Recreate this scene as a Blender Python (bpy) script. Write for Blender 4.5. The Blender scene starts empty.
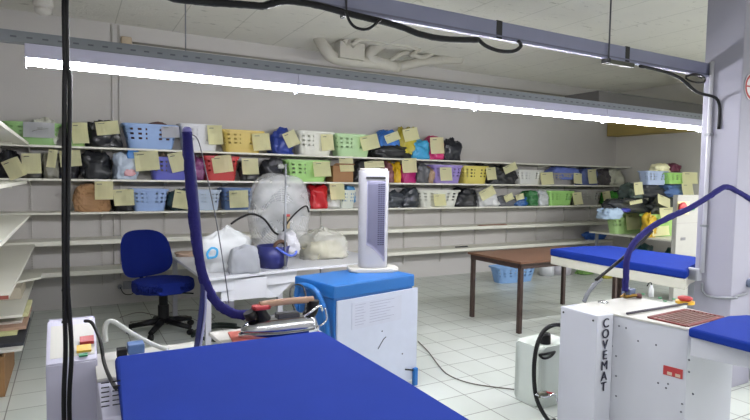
import bpy, bmesh, math, random
from mathutils import Vector, Matrix, noise
random.seed(4)
PI = math.pi
C = bpy.context.scene.collection
# ------------------------------------------------------------------ camera
CAMP = Vector((0, 0, 1.65)); FPX = 546.87; YAW, PITCH, ROLL = .5076, -.0555, .0152
_f = Vector((math.sin(YAW)*math.cos(PITCH), math.cos(YAW)*math.cos(PITCH), math.sin(PITCH)))
_r = Vector((math.cos(YAW), -math.sin(YAW), 0)); _u = _r.cross(_f)
RT = math.cos(ROLL)*_r + math.sin(ROLL)*_u; UP = -math.sin(ROLL)*_r + math.cos(ROLL)*_u
cd = bpy.data.cameras.new('camera'); cam = bpy.data.objects.new('camera', cd); C.objects.link(cam)
cd.sensor_width = 36; cd.lens = FPX*36/750; cd.clip_start = .05
cam.matrix_world = Matrix(((RT.x, UP.x, -_f.x, CAMP.x), (RT.y, UP.y, -_f.y, CAMP.y), (RT.z, UP.z, -_f.z, CAMP.z), (0, 0, 0, 1)))
bpy.context.scene.camera = cam
def at(x, y, ax, val):
    d = _f + (x-375)/FPX*RT - (y-210)/FPX*UP
    return CAMP + d*((val-CAMP[ax])/d[ax])
# ------------------------------------------------------------------ world, exposure
w = bpy.data.worlds.new('world'); bpy.context.scene.world = w; w.use_nodes = True
w.node_tree.nodes['Background'].inputs[0].default_value = (.8, .85, 1, 1)
w.node_tree.nodes['Background'].inputs[1].default_value = .05
vs = bpy.context.scene.view_settings
vs.view_transform = 'Standard'; vs.look = 'None'; vs.gamma = 1; vs.use_curve_mapping = False; vs.exposure = 0.56
TUBE_E = 100.0      # emission of the fluorescent tubes
def ceiling_light(loc, size, power, col=(.98, .98, 1)):
    l = bpy.data.lights.new('tube_light', 'AREA'); l.shape = 'RECTANGLE'; l.size, l.size_y = size; l.energy = power; l.color = col
    o = bpy.data.objects.new('tube_light', l); o.location = loc; C.objects.link(o); return o
# the light of the other tube rows of the room, above and behind the camera
ceiling_light((2.2, .3, 2.7), (6.5, .12), 70)
ceiling_light((2.0, -2.0, 2.7), (6.5, .12), 50)
ceiling_light((6.3, .2, 2.6), (4.2, .12), 105)  # unseen row added at the right to brighten the near column face
# unseen row added past the column to brighten the far right
ceiling_light((8.3, 3.0, 2.3), (3.2, .12), 115)
# ------------------------------------------------------------------ materials
def lin(h):
    h = h.lstrip('#'); v = [int(h[i:i+2], 16)/255 for i in (0, 2, 4)]
    return [(c/12.92 if c <= .04045 else ((c+.055)/1.055)**2.4) for c in v] + [1]
_m = {}
def mat(name, col, rough=.5, metal=0, var=.06, scale=12, bump=0, bscale=60, emit=0, alpha=1, spec=.5, sheen=0):
    if name in _m: return _m[name]
    m = bpy.data.materials.new(name); m.use_nodes = True; nt = m.node_tree; b = nt.nodes['Principled BSDF']
    c = lin(col)
    tc = nt.nodes.new('ShaderNodeTexCoord')
    nz = nt.nodes.new('ShaderNodeTexNoise'); nz.inputs['Scale'].default_value = scale; nz.inputs['Detail'].default_value = 4
    nt.links.new(tc.outputs['Object'], nz.inputs['Vector'])
    mx = nt.nodes.new('ShaderNodeMix'); mx.data_type = 'RGBA'
    mx.inputs[6].default_value = [max(0, k*(1-var)) for k in c[:3]]+[1]; mx.inputs[7].default_value = [min(1, k*(1+var)) for k in c[:3]]+[1]
    nt.links.new(nz.outputs['Fac'], mx.inputs[0]); nt.links.new(mx.outputs[2], b.inputs['Base Color'])
    b.inputs['Roughness'].default_value = rough; b.inputs['Metallic'].default_value = metal
    b.inputs['Specular IOR Level'].default_value = spec
    if sheen: b.inputs['Sheen Weight'].default_value = sheen
    if bump:
        n2 = nt.nodes.new('ShaderNodeTexNoise'); n2.inputs['Scale'].default_value = bscale; n2.inputs['Detail'].default_value = 5
        nt.links.new(tc.outputs['Object'], n2.inputs['Vector'])
        bp = nt.nodes.new('ShaderNodeBump'); bp.inputs['Strength'].default_value = bump; bp.inputs['Distance'].default_value = .01
        nt.links.new(n2.outputs['Fac'], bp.inputs['Height']); nt.links.new(bp.outputs[0], b.inputs['Normal'])
    if emit:
        b.inputs['Emission Color'].default_value = c; b.inputs['Emission Strength'].default_value = emit
    if alpha < 1: b.inputs['Alpha'].default_value = alpha
    _m[name] = m; return m
def soften(col, k=.16, up=8):
    v = [int(col[i:i+2], 16) for i in (1, 3, 5)]; g = sum(v)/3
    return '#%02x%02x%02x' % tuple(int(min(235, c+(g-c)*k+up)) for c in v)
def plastic(col): return mat('plastic_'+col, soften(col), .4, var=.04)
def film(col, rough=.28, bump=.25):
    return mat('film_'+col, col, rough, var=.12, scale=9, bump=bump, bscale=22)
def floor_mat():
    m = bpy.data.materials.new('floor_tiles'); m.use_nodes = True; nt = m.node_tree; b = nt.nodes['Principled BSDF']
    tc = nt.nodes.new('ShaderNodeTexCoord'); mp = nt.nodes.new('ShaderNodeMapping'); mp.inputs['Location'].default_value = (.11, .08, 0)
    br = nt.nodes.new('ShaderNodeTexBrick'); br.offset = 0; br.squash = 1
    br.inputs['Scale'].default_value = 1; br.inputs['Brick Width'].default_value = .305; br.inputs['Row Height'].default_value = .305
    br.inputs['Mortar Size'].default_value = .0045; br.inputs['Mortar Smooth'].default_value = .3
    br.inputs['Color1'].default_value = lin('#c9cec8'); br.inputs['Color2'].default_value = lin('#c2c8c1'); br.inputs['Mortar'].default_value = lin('#70726c')
    nt.links.new(tc.outputs['Object'], mp.inputs[0]); nt.links.new(mp.outputs[0], br.inputs[0])
    nz = nt.nodes.new('ShaderNodeTexNoise'); nz.inputs['Scale'].default_value = 1.7; nz.inputs['Detail'].default_value = 6
    nt.links.new(tc.outputs['Object'], nz.inputs['Vector'])
    mx = nt.nodes.new('ShaderNodeMix'); mx.data_type = 'RGBA'; mx.blend_type = 'MULTIPLY'; mx.inputs[0].default_value = 1
    cr = nt.nodes.new('ShaderNodeValToRGB'); cr.color_ramp.elements[0].color = (.93, .93, .92, 1); cr.color_ramp.elements[0].position = .35; cr.color_ramp.elements[1].position = .6
    nt.links.new(nz.outputs['Fac'], cr.inputs[0]); nt.links.new(br.outputs['Color'], mx.inputs[6]); nt.links.new(cr.outputs[0], mx.inputs[7])
    nt.links.new(mx.outputs[2], b.inputs['Base Color']); b.inputs['Roughness'].default_value = .32
    return m
def ceil_mat():
    m = mat('painted_concrete', '#d6d4cb', .85, var=.05, scale=3, bump=.5, bscale=30); nt = m.node_tree; b = nt.nodes['Principled BSDF']
    tc = nt.nodes['Texture Coordinate']; mp = nt.nodes.new('ShaderNodeMapping'); mp.inputs['Location'].default_value = (-.51, 0, 0)
    br = nt.nodes.new('ShaderNodeTexBrick'); br.offset = 0
    br.inputs['Scale'].default_value = 1; br.inputs['Brick Width'].default_value = .68; br.inputs['Row Height'].default_value = 30; br.inputs['Mortar Size'].default_value = .006
    br.inputs['Color1'].default_value = br.inputs['Color2'].default_value = (1, 1, 1, 1); br.inputs['Mortar'].default_value = (.72, .72, .7, 1)
    nt.links.new(tc.outputs['Object'], mp.inputs[0]); nt.links.new(mp.outputs[0], br.inputs[0])
    old = b.inputs['Base Color'].links[0].from_socket
    mx = nt.nodes.new('ShaderNodeMix'); mx.data_type = 'RGBA'; mx.blend_type = 'MULTIPLY'; mx.inputs[0].default_value = 1
    nt.links.new(old, mx.inputs[6]); nt.links.new(br.outputs['Color'], mx.inputs[7]); nt.links.new(mx.outputs[2], b.inputs['Base Color'])
    mp3 = nt.nodes.new('ShaderNodeMapping'); mp3.inputs['Scale'].default_value = (5, 16, 1); mp3.inputs['Rotation'].default_value = (0, 0, .25)
    n3 = nt.nodes.new('ShaderNodeTexNoise'); n3.inputs['Scale'].default_value = 1; n3.inputs['Detail'].default_value = 7; n3.inputs['Roughness'].default_value = .7
    nt.links.new(tc.outputs['Object'], mp3.inputs[0]); nt.links.new(mp3.outputs[0], n3.inputs['Vector'])
    cr = nt.nodes.new('ShaderNodeValToRGB'); cr.color_ramp.elements[0].position = .30; cr.color_ramp.elements[0].color = (.55, .54, .52, 1); cr.color_ramp.elements[1].position = .40
    nt.links.new(n3.outputs['Fac'], cr.inputs[0])
    m2 = nt.nodes.new('ShaderNodeMix'); m2.data_type = 'RGBA'; m2.blend_type = 'MULTIPLY'; m2.inputs[0].default_value = 1
    nt.links.new(mx.outputs[2], m2.inputs[6]); nt.links.new(cr.outputs[0], m2.inputs[7]); nt.links.new(m2.outputs[2], b.inputs['Base Color'])
    return m
def clear_film(name, col, op=.5):
    if name in _m: return _m[name]
    m = bpy.data.materials.new(name); m.use_nodes = True; nt = m.node_tree; b = nt.nodes['Principled BSDF']
    tc = nt.nodes.new('ShaderNodeTexCoord'); nz = nt.nodes.new('ShaderNodeTexNoise'); nz.inputs['Scale'].default_value = 4; nz.inputs['Detail'].default_value = 2; nz.inputs['Distortion'].default_value = .8
    nt.links.new(tc.outputs['Object'], nz.inputs['Vector'])
    mr = nt.nodes.new('ShaderNodeMapRange'); mr.inputs[1].default_value = .35; mr.inputs[2].default_value = .65; mr.inputs[3].default_value = op-.06; mr.inputs[4].default_value = op+.08
    nt.links.new(nz.outputs['Fac'], mr.inputs[0]); nt.links.new(mr.outputs[0], b.inputs['Alpha'])
    bp = nt.nodes.new('ShaderNodeBump'); bp.inputs['Strength'].default_value = .3; bp.inputs['Distance'].default_value = .01
    nt.links.new(nz.outputs['Fac'], bp.inputs['Height']); nt.links.new(bp.outputs[0], b.inputs['Normal'])
    b.inputs['Base Color'].default_value = lin(col); b.inputs['Roughness'].default_value = .25
    _m[name] = m; return m
WALL = mat('wall_paint', '#bebbb8', .8, var=.04, scale=2.5, bump=.15, bscale=60)
WALLR = mat('wall_paint_right', '#cbc8c2', .8, var=.04, scale=2.5, bump=.15, bscale=60)
COLM = mat('column_paint', '#9e9dab', .55, var=.03, scale=3)
SHELF = mat('shelf_board', '#dcdbcf', .45, var=.04, scale=4)
WHITE = mat('white_metal', '#babcc6', .38, var=.03, scale=5)
WHITE2 = mat('white_top', '#bdbcb6', .4, var=.03, scale=5)
LILAC = mat('lilac_white', '#b9b8cd', .4, var=.03, scale=5)
GREY = mat('galvanised', '#8a8d92', .45, .3, var=.1, scale=20)
TRAY = mat('tray_metal', '#8587a0', .45, .2, var=.08, scale=8)
DARK = mat('dark', '#17171b', .5); BLACK = mat('black_rubber', '#0a0a0e', .5, var=.1, spec=.3)
BLUEB = mat('board_cloth', '#152f84', .9, var=.09, scale=6, bump=.2, bscale=300, spec=.15)
HOSE = mat('hose_cloth', '#25235f', .85, var=.2, scale=30, bump=.6, bscale=40, spec=.2)
CHAIR = mat('chair_cloth', '#182878', .95, var=.07, bump=.3, bscale=400, spec=.15)
CABB = mat('cabinet_blue', '#1c62a8', .4, var=.05, scale=4)
CHROME = mat('chrome', '#d0d2d6', .14, 1, var=.02); BRASS = mat('brass', '#8a6d35', .35, .8)
WOODT = mat('table_wood', '#6b4a38', .4, var=.15, scale=3); LEG = mat('brown_metal', '#41302b', .45)
RED = plastic('#b3262a'); YEL = plastic('#d8a21c'); GRN = plastic('#1d8a50')
PAPER = mat('note_paper', '#fbf8cc', .85, var=.03, scale=20); WPAPER = mat('white_paper', '#d9d9de', .85, var=.02)
TUBE = mat('tube_glow', '#fbfbff', .5, emit=TUBE_E, var=0)
# ------------------------------------------------------------------ mesh helpers
def obj(name, bm, m, parent=None, smooth=False, loc=None, rot=None):
    me = bpy.data.meshes.new(name); bmesh.ops.recalc_face_normals(bm, faces=bm.faces); bm.to_mesh(me); bm.free()
    if smooth: me.polygons.foreach_set('use_smooth', [True]*len(me.polygons))
    ms = m if isinstance(m, (list, tuple)) else [m]
    for k in ms: me.materials.append(k)
    o = bpy.data.objects.new(name, me); C.objects.link(o)
    if parent: o.parent = parent
    if loc is not None: o.location = loc
    if rot is not None: o.rotation_euler = rot
    return o
def tag(o, label, cat, group=None):
    o['label'] = label; o['category'] = cat
    if group: o['group'] = group
    return o
def thing(name, label, cat, loc=(0, 0, 0), rz=0, group=None):
    o = bpy.data.objects.new(name, None); C.objects.link(o); o.location = loc; o.rotation_euler = (0, 0, rz); o.empty_display_size = .1
    return tag(o, label, cat, group)
def struct(o): o['kind'] = 'structure'; return o
def box(bm, a, b, bev=0, mi=0):
    a, b = Vector(a), Vector(b)
    r = bmesh.ops.create_cube(bm, size=1); vs_ = r['verts']
    for v in vs_: v.co = Vector([(a[i]+b[i])/2 + v.co[i]*(b[i]-a[i]) for i in range(3)])
    fs = {f for v in vs_ for f in v.link_faces}
    for f in fs: f.material_index = mi
    if bev:
        es = {e for v in vs_ for e in v.link_edges}
        bmesh.ops.bevel(bm, geom=list(es), offset=bev, segments=2, profile=.6, affect='EDGES')
    return bm
def B(a, b, bev=0): return box(bmesh.new(), a, b, bev)
def smoothpath(pts, n=6):
    pts = [Vector(p) for p in pts]
    if len(pts) < 3: return pts
    out = []
    for i in range(len(pts)-1):
        p0 = pts[max(i-1, 0)]; p1 = pts[i]; p2 = pts[i+1]; p3 = pts[min(i+2, len(pts)-1)]
        for k in range(n):
            t = k/n
            out.append(.5*((2*p1)+(p2-p0)*t+(2*p0-5*p1+4*p2-p3)*t*t+(3*p1-p0-3*p2+p3)*t**3))
    out.append(pts[-1]); return out
def tube(bm, pts, r, n=10, smooth=True, wob=0, mi=0, cap=True):
    P = smoothpath(pts) if smooth else [Vector(p) for p in pts]
    rings = []; ref = None
    for i, p in enumerate(P):
        t = (P[min(i+1, len(P)-1)]-P[max(i-1, 0)]).normalized()
        if ref is None:
            ref = Vector((0, 0, 1)) if abs(t.z) < .9 else Vector((1, 0, 0))
        a = (ref - t*ref.dot(t)).normalized(); b = t.cross(a); ref = a
        rr = r(i/(len(P)-1)) if callable(r) else r
        ring = []
        for k in range(n):
            q = rr*(1+wob*noise.noise(Vector((i*1.3, k*.9, 3))))
            ring.append(bm.verts.new(p + q*(math.cos(2*PI*k/n)*a + math.sin(2*PI*k/n)*b)))
        rings.append(ring)
    for i in range(len(rings)-1):
        for k in range(n):
            f = bm.faces.new((rings[i][k], rings[i][(k+1) % n], rings[i+1][(k+1) % n], rings[i+1][k])); f.material_index = mi; f.smooth = True
    if cap:
        bm.faces.new(rings[0][::-1]).material_index = mi; bm.faces.new(rings[-1]).material_index = mi
    return bm
def T(pts, r, n=10, smooth=True, wob=0): return tube(bmesh.new(), pts, r, n, smooth, wob)
def lathe(prof, n=24, bm=None, c=(0, 0, 0)):
    bm = bm or bmesh.new(); c = Vector(c); rings = []
    for r, z in prof: rings.append([bm.verts.new(c+Vector((r*math.cos(2*PI*k/n), r*math.sin(2*PI*k/n), z))) for k in range(n)])
    for i in range(len(rings)-1):
        for k in range(n): bm.faces.new((rings[i][k], rings[i][(k+1) % n], rings[i+1][(k+1) % n], rings[i+1][k]))
    bm.faces.new(rings[0]); bm.faces.new(rings[-1]); return bm
def prism(poly, z0, z1, bev=0, seg=2, bm=None):
    bm = bm or bmesh.new()
    vb = [bm.verts.new((x, y, z0)) for x, y in poly]; vt = [bm.verts.new((x, y, z1)) for x, y in poly]
    n = len(poly); fs = [bm.faces.new(vb[::-1]), bm.faces.new(vt)]
    for i in range(n): fs.append(bm.faces.new((vb[i], vb[(i+1) % n], vt[(i+1) % n], vt[i])))
    if bev:
        es = {e for f in fs for e in f.edges}; bmesh.ops.bevel(bm, geom=list(es), offset=bev, segments=seg, profile=.5, affect='EDGES')
    return bm
def rrect(w, d, r, k=5, cx=0, cy=0):
    out = []
    for sx, sy, a0 in ((1, 1, 0), (-1, 1, PI/2), (-1, -1, PI), (1, -1, 3*PI/2)):
        for i in range(k+1):
            a = a0+PI/2*i/k; out.append((cx+sx*(w/2-r)+r*math.cos(a), cy+sy*(d/2-r)+r*math.sin(a)))
    return out
def slanted(poly3, off):     # a closed solid between a 3-D polygon and the same one moved by off
    bm = bmesh.new(); off = Vector(off)
    a = [bm.verts.new(p) for p in poly3]; b = [bm.verts.new(Vector(p)+off) for p in poly3]; n = len(a)
    bm.faces.new(a); bm.faces.new(b[::-1])
    for i in range(n): bm.faces.new((a[i], b[i], b[(i+1) % n], a[(i+1) % n]))
    return bm
# ------------------------------------------------------------------ setting
XL, XR, YB, YF, H = -.82, 10.08, 7.686, -4.0, 3.55
struct(obj('floor', B((XL-.1, YF-.1, -.1), (XR+.1, YB+.1, 0)), floor_mat()))
struct(obj('ceiling', B((XL-.1, YF-.1, H), (XR+.1, YB+.1, H+.1)), ceil_mat()))
struct(obj('wall_back', B((XL-.1, YB, 0), (XR+.1, YB+.1, H)), WALL))
struct(obj('wall_left', B((XL-.1, YF-.1, 0), (XL, YB, H)), WALL))
struct(obj('wall_right', B((XR, YF-.1, 0), (XR+.1, YB, H)), WALLR))
struct(obj('wall_front', B((XL, YF-.1, 0), (XR, YF, H)), WALL))
# column
CX, CY0, CY1 = 4.6, 2.395, 2.695
cbm = prism([(CX, CY0), (CX+.34, CY0), (CX+.34, CY1), (CX, CY1)], 0, H, .008)
col = obj('column', cbm, COLM); struct(col)
# brown timber on the right wall
a = at(605, 135, 0, XR); 
tag(obj('timber_board', B((XR-.33, 5.2, 2.62), (XR-.002, YB-.02, 2.90), .006), mat('yellow_wood', '#a08c50', .6, var=.25, scale=2)), 'long yellowish wooden board fixed high on the right wall', 'board')
# shelves along the back wall
SZ = [1.974, 1.593, 1.201, .839, .475]; YS = 7.286
stdx = [-.42+.75*k for k in range(14)]
snames = ['highest', 'second highest', 'middle', 'second lowest', 'lowest']
sdesc = ['highest white wall shelf along the back wall, baskets only on its left',
         'white wall shelf just below the highest back wall one, full of baskets and bags',
         'middle of the five white back wall shelves, lowest that carries laundry',
         'empty white wall shelf just under the laundry rows on the back wall',
         'empty bottommost white wall shelf just above the floor along the back wall']
for i, z in enumerate(SZ):
    t = thing('wall_shelf', sdesc[i], 'shelf', (4.6, YS+.2, z), group='wall shelves along the back wall')
    x1 = XR-.005 if i < 3 else 9.6
    lo = -.012; hi = .012 if i < 3 else .042
    obj('board', B((XL+.005-4.6, -.2, lo), (x1-4.6, .198, hi), .003), SHELF, t)
    for x in stdx:
        if x < x1-.1:
            bm = bmesh.new(); vv = [bm.verts.new((x-4.6+s, y, zz)) for s in (-.004, .004) for y, zz in ((.178, -.013), (-.12, -.013), (-.12, -.022), (.178, -.075))]
            bm.faces.new(vv[:4]); bm.faces.new(vv[4:][::-1])
            for k in range(4): bm.faces.new((vv[k], vv[4+k], vv[4+(k+1) % 4], vv[(k+1) % 4]))
            obj('bracket', bm, SHELF, t)
lab_std = 'pale slotted metal shelf upright screwed to the back wall behind the shelves'
for x in stdx:
    bm = B((x-.011, YB-.018, .25), (x+.011, YB-.001, 1.955))
    for k in range(56): box(bm, (x-.0035, YB-.0195, .27+k*.03), (x+.0035, YB-.0175, .287+k*.03), mi=1)
    tag(obj('shelf_upright', bm, [mat('upright', '#bdbab5', .6), mat('slot', '#85827d', .7)]), lab_std, 'shelf upright', 'shelf uprights on the back wall')
# shelves along the left wall
LX = -.35
for z, y0, y1, lx, lab in ((1.945, .6, 6.27, -.35, 'white left wall shelf board whose end points at the leftmost green basket'),
                    (1.578, 1.6, 6.1, -.35, 'white left wall shelf with rounded end beside the black bag'),
                    (1.25, 1.6, 6.22, -.35, 'white empty left wall shelf ending at mid height above the wide lower one'),
                    (.845, 4.26, YS-.003, -.365, 'wide white empty left wall shelf meeting the back shelves in the corner'),
                    (.475, 5.35, YS-.003, -.37, 'low white shelf on the left wall under the wide empty one')):
    t = thing('side_shelf', lab, 'shelf', ((XL+lx)/2, (y0+y1)/2, z), group='shelves along the left wall')
    hw, hl = (lx-XL)/2-.002, (y1-y0)/2
    r = .14 if abs(z-1.578) < .01 else .012
    poly = [(-hw, -hl), (hw, -hl)] + [(hw-r+r*math.cos(a), hl-r+r*math.sin(a)) for a in [PI/2*k/5 for k in range(6)]] + [(-hw, hl)]
    obj('board', prism(poly, -.012, .012), SHELF, t)
    if abs(z-.845) < .01: obj('end_strip', B((-hw, -hl-.004, -.012), (hw, -hl-.0005, .012)), mat('end_red', '#8e4a3c', .6), t)
    for yy in (-hl*.6, 0, hl*.8): obj('bracket', B((-hw, yy-.004, -.05), (hw*.6, yy+.004, -.0125)), SHELF, t)
# loose boards, papers and carton at the left edge
tag(obj('offcut_board', slanted([(-.80, 5.9, .62), (-.28, 6.4, .62), (-.28, 6.75, .62), (-.80, 6.75, .62)], (0, 0, -.02)), SHELF), 'white board offcut jutting out between the two lower left wall shelves', 'board')
tag(obj('offcut_block', B((-.8, 6.0, .49), (-.42, 6.6, .598)), mat('offcut', '#b5ad9a', .7)), 'short block lying under the jutting white board offcut', 'block')
t = thing('wooden_crate', 'brown wooden crate on the floor carrying the paper pile at the left edge', 'crate', (-.63, 5.2, 0))
CRW = mat('crate_wood', '#86643f', .7, var=.25, scale=5)
obj('side_board', B((.165, -.4, 0), (.18, .4, .299)), CRW, t); obj('side_board', B((-.17, -.4, 0), (-.155, .4, .299)), CRW, t); obj('end_board', B((-.154, .385, 0), (.164, .4, .299)), CRW, t); obj('end_board', B((-.154, -.4, 0), (.164, -.385, .299)), CRW, t)
for n, c, z0, h, px, py, ln, lab, cat in (('white_board', '#c4c3bb', .30, .018, 22, 351, 1.0, 'white board at the bottom of the left pile on the crate', 'board'),
                          ('folder', '#2c2e34', .3185, .026, 27, 345, .85, 'dark grey folder low in the left pile', 'folder'),
                          ('paper_stack', '#c3c48e', .345, .028, 17, 335, .7, 'yellow green sheets above the dark folder in the left pile', 'paper'),
                          ('cardboard_sheet', '#a98b78', .374, .024, 27, 329, .8, 'pinkish brown cardboard under the top sheets of the left pile', 'cardboard'),
                          ('cardboard_sheet', '#c5c2b8', .3985, .02, 22, 323, .7, 'whitish cardboard sheet near the top of the left pile', 'cardboard'),
                          ('paper_stack', '#cfcd9c', .419, .03, 33, 316, .6, 'pale yellow sheets topping the left pile', 'paper')):
    q = at(px, py, 2, z0); x1, y0 = min(q.x, -.34), q.y
    tag(obj(n, B((-.80, y0, z0), (x1, y0+ln, z0+h), .002), mat('sheet'+c, c, .8, var=.2, scale=6)), lab, cat)
# pipes and boxes on the back wall
for x in (.47, .55):
    tag(obj('conduit_pipe', T([(x, YB-.014, .32), (x, YB-.014, H-.02)], .011, 8, False), WALL), 'thin painted conduit running up the back wall left of the blue basket' if x < .5 else 'right one of the two thin painted conduits up the back wall', 'pipe', 'painted conduits')
tag(obj('ceiling_conduit', T([(.705, YB-.03, 3.335), (XR-.3, YB-.03, 3.335)], .014, 8, False), mat('conduit_paint', '#8f8d84', .6)), 'long thin horizontal conduit high on the back wall above the tube lights', 'pipe')
tag(obj('junction_box', B((.57, YB-.06, 3.30), (.70, YB-.001, 3.40), .02), mat('rusty', '#b5a58e', .7, var=.2)), 'small brownish junction box high on the back wall', 'junction box')
t = thing('smoke_detector', 'white round ceiling fitting in the upper left corner of the room', 'ceiling fitting', (-.24, 7.1, 3.55))
obj('base', lathe([(.10, -.001), (.10, -.06), (.07, -.09)], 20), WALLR, t); obj('dome', lathe([(.085, -.091), (.08, -.13), (.04, -.16)], 20), WALLR, t, True)
da, db = at(599, 104, 1, 5.0), at(599, 90, 1, 5.0)
tag(obj('ceiling_shade_box', B((da.x, 5.0, da.z), (XR-.01, 5.6, db.z), .02), mat('shade_grey', '#4c4a49', .6)), 'dark grey box under the ceiling standing in for shade above the tube lights', 'shade box')  # dark box standing in for the shaded ceiling at the far right
# sockets near the chair
t = thing('wall_socket', 'small grey socket with a plugged cable on the back wall behind the blue chair', 'socket', (.62, YB-.001, .24))
obj('plate', B((-.05, -.03, -.05), (.05, 0, .05), .006), GREY, t); obj('plug', lathe([(.03, -.02), (.03, .02)], 14), GREY, t, rot=(PI/2, 0, 0), loc=(-.09, -.04, -.01))
obj('cable', T([(-.09, -.06, -.01), (-.04, -.08, -.10), (.06, -.08, -.10), (.12, -.04, .02), (.16, -.02, .08)], .006, 6), BLACK, t)
# ceiling ducts
t = thing('pipe_cluster', 'bundle of thick white lagged pipes bending along the ceiling edge', 'pipes', (4.3, 7.0, 3.4))
PM = mat('pipe_paint', '#b3b0a6', .75, var=.05, bump=.2); o0 = Vector((4.3, 7.0, 3.4))
def pp(l, Y=6.95): return [at(x, y, 1, Y+dy)-o0 for x, y, dy in l]
obj('pipe', T(pp([(318, 36, .1), (324, 47, 0), (333, 57, 0), (350, 61, 0), (375, 63, 0), (398, 67, 0)]), .085, 12), PM, t)
obj('pipe', T(pp([(398, 67, 0), (420, 62, 0), (440, 60, 0), (461, 59, 0)]), .07, 12), PM, t)
obj('pipe', T(pp([(395, 67, -.02), (372, 60, -.02), (371, 52, -.02), (382, 44, .05)]), .085, 12), PM, t)
obj('pipe', T(pp([(344, 44, -.12), (352, 36, -.12), (366, 35, -.12), (400, 41, -.12), (425, 45, -.12)]), .05, 10), PM, t)
obj('pipe', T(pp([(352, 46, -.25), (360, 40, -.25), (380, 41, -.25), (420, 49, -.25)]), .03, 10), PM, t)
obj('pipe', T(pp([(390, 61, -.05), (405, 53, -.05), (422, 57, -.05), (436, 52, -.05), (448, 50, 0)]), .035, 10), PM, t)
obj('pipe', T(pp([(410, 56, -.1), (424, 47, -.1), (438, 46, 0)]), .028, 10), PM, t)
obj('pipe', T(pp([(440, 60, -.03), (448, 53, 0), (458, 48, .1)]), .045, 10), PM, t)
bx0 = at(340, 57, 1, 6.8)-o0; bx1 = at(365, 44, 1, 6.8)-o0
obj('junction_box', B((bx0.x, bx0.y, bx0.z), (bx1.x, bx0.y+.2, bx1.z), .01), PM, t)
# ------------------------------------------------------------------ tube light row under slotted rail
YT = 3.4; x0t, x1t = -.2, 5.76
t = thing('slotted_rail', 'long grey slotted steel rail carrying the row of tube lights', 'rail', (2.5, YT, 2.35))
bm = B((-3.3, -.03, -.027), (5.0, .03, .033), .003)
for k in range(118): box(bm, (-3.25+k*.07, -.0315, -.003), (-3.223+k*.07, -.0295, .005), mi=1)
obj('rail', bm, [mat('rail_metal', '#80858a', .5, .2), mat('slot_dark', '#5c6066', .7)], t)
for xx in (-1.9,): obj('hanger_rod', T([(xx, 0, .033), (xx, 0, H-2.352)], .004, 6, False), GREY, t)
seg = (x1t-x0t)/4
for k in range(4):
    xa = x0t+k*seg
    pos = ['leftmost lit tube light hanging under the slotted rail', 'second lit tube light from the left, past the first joint', 'third lit tube light from the left under the slotted rail', 'rightmost lit tube light, its end reaching the column'][k]
    f = thing('tube_light', pos, 'ceiling light', (xa+seg/2, YT, 2.285), group='row of tube lights')
    obj('housing', B((-seg/2+.001, -.04, -.035), (seg/2-.001, .04, .037), .004), LILAC, f)
    obj('tube', T([(-seg/2+.006, 0, -.053), (seg/2-.006, 0, -.053)], .0175, 12, False), TUBE, f)
    for s in (-1, 1): obj('lamp_holder', B((s*(seg/2-.003)-.0025, -.024, -.086), (s*(seg/2-.003)+.0025, .024, -.0352), .001), WHITE, f)
for (lx, ly, lz, ln, lab) in ((2.2, .3, 2.7, 6.5, 'long tube light housing hanging overhead, parallel to the slotted rail'), (2.0, -2.0, 2.7, 6.5, 'long tube light housing at the front end of the room'),
                              (6.3, .2, 2.6, 4.2, 'added tube light housing right of the column, brightening its near face'), (8.3, 3.0, 2.3, 3.2, 'added tube light housing beyond the column, brightening the far right')):  # last two housings belong to the unseen lights added at the right
    f = thing('tube_light', lab, 'ceiling light', (lx, ly, lz+.01), group='other tube light rows')
    obj('housing', B((-ln/2, -.07, 0), (ln/2, .07, .07), .004), LILAC, f)
    for sx in (-.4, .4): obj('hanger_rod', T([(sx*ln, 0, .07), (sx*ln, 0, H-lz-.011)], .004, 6, False), GREY, f)
# ------------------------------------------------------------------ cable tray with cables
YTR = 2.7
p0 = at(178, -4, 1, YTR); z_t = 2.535
t = thing('busbar_trunking', 'thick grey metal trunking beam hanging across the ceiling to the column', 'trunking', (2.3, YTR, z_t))
obj('beam', B((-3.1, -.05, 0), (2.295, -.015, .108), .004), TRAY, t)
obj('bottom_lip', B((-3.1, -.054, .012), (2.295, -.0505, .022), .001), mat('tray_dark', '#6a6c80', .5, .2), t)
for px in (499, 628):
    xx = at(px, 40, 1, YTR-.05).x-2.3; obj('joint_band', B((xx-.022, -.053, .001), (xx+.022, -.012, .111)), DARK, t)
for px in (608, 345):
    xx = at(px, 40, 1, YTR-.05).x-2.3
    obj('hanger_rod', T([(xx, -.062, -.03), (xx, -.062, H-z_t-.001)], .006, 6, False), mat('rod', '#4a4a50', .5, .4), t)
    obj('clamp', B((xx-.012, -.07, -.03), (xx+.012, -.01, -.001)), DARK, t)
obj('tap_off_box', B((at(612, 62, 1, 2.64).x-2.3, -.05, -.03), (at(636, 62, 1, 2.64).x-2.3, -.015, -.0005), .003), mat('tap', '#45473c', .5), t)
def pix(l, Y): return [at(x, y, 1, Y) for x, y in l]
Yc = 2.62
tag(obj('cable_bundle', T(pix([(60, -20), (110, -16), (150, -8), (178, -1), (205, 2), (235, 4), (262, 6), (270, 4), (290, 1), (320, 6), (350, 14), (395, 25), (420, 34), (445, 39), (478, 40)], Yc), .018, 8, wob=.15), BLACK), 'thick black cable bundle tied along the underside of the grey trunking', 'cable')
tag(obj('sagging_cable', T(pix([(346, 12), (350, 22), (357, 28), (368, 29), (378, 22), (381, 19)], Yc-.03), .008, 8), BLACK), 'small black cable loop sagging above the white pipes', 'cable')
tag(obj('looped_cable', T(pix([(478, 39), (486, 46), (500, 51), (514, 51), (521, 46), (518, 41)], Yc-.0), .012, 8), BLACK), 'black cable sagging loop under the trunking left of the rod', 'cable')
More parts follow.
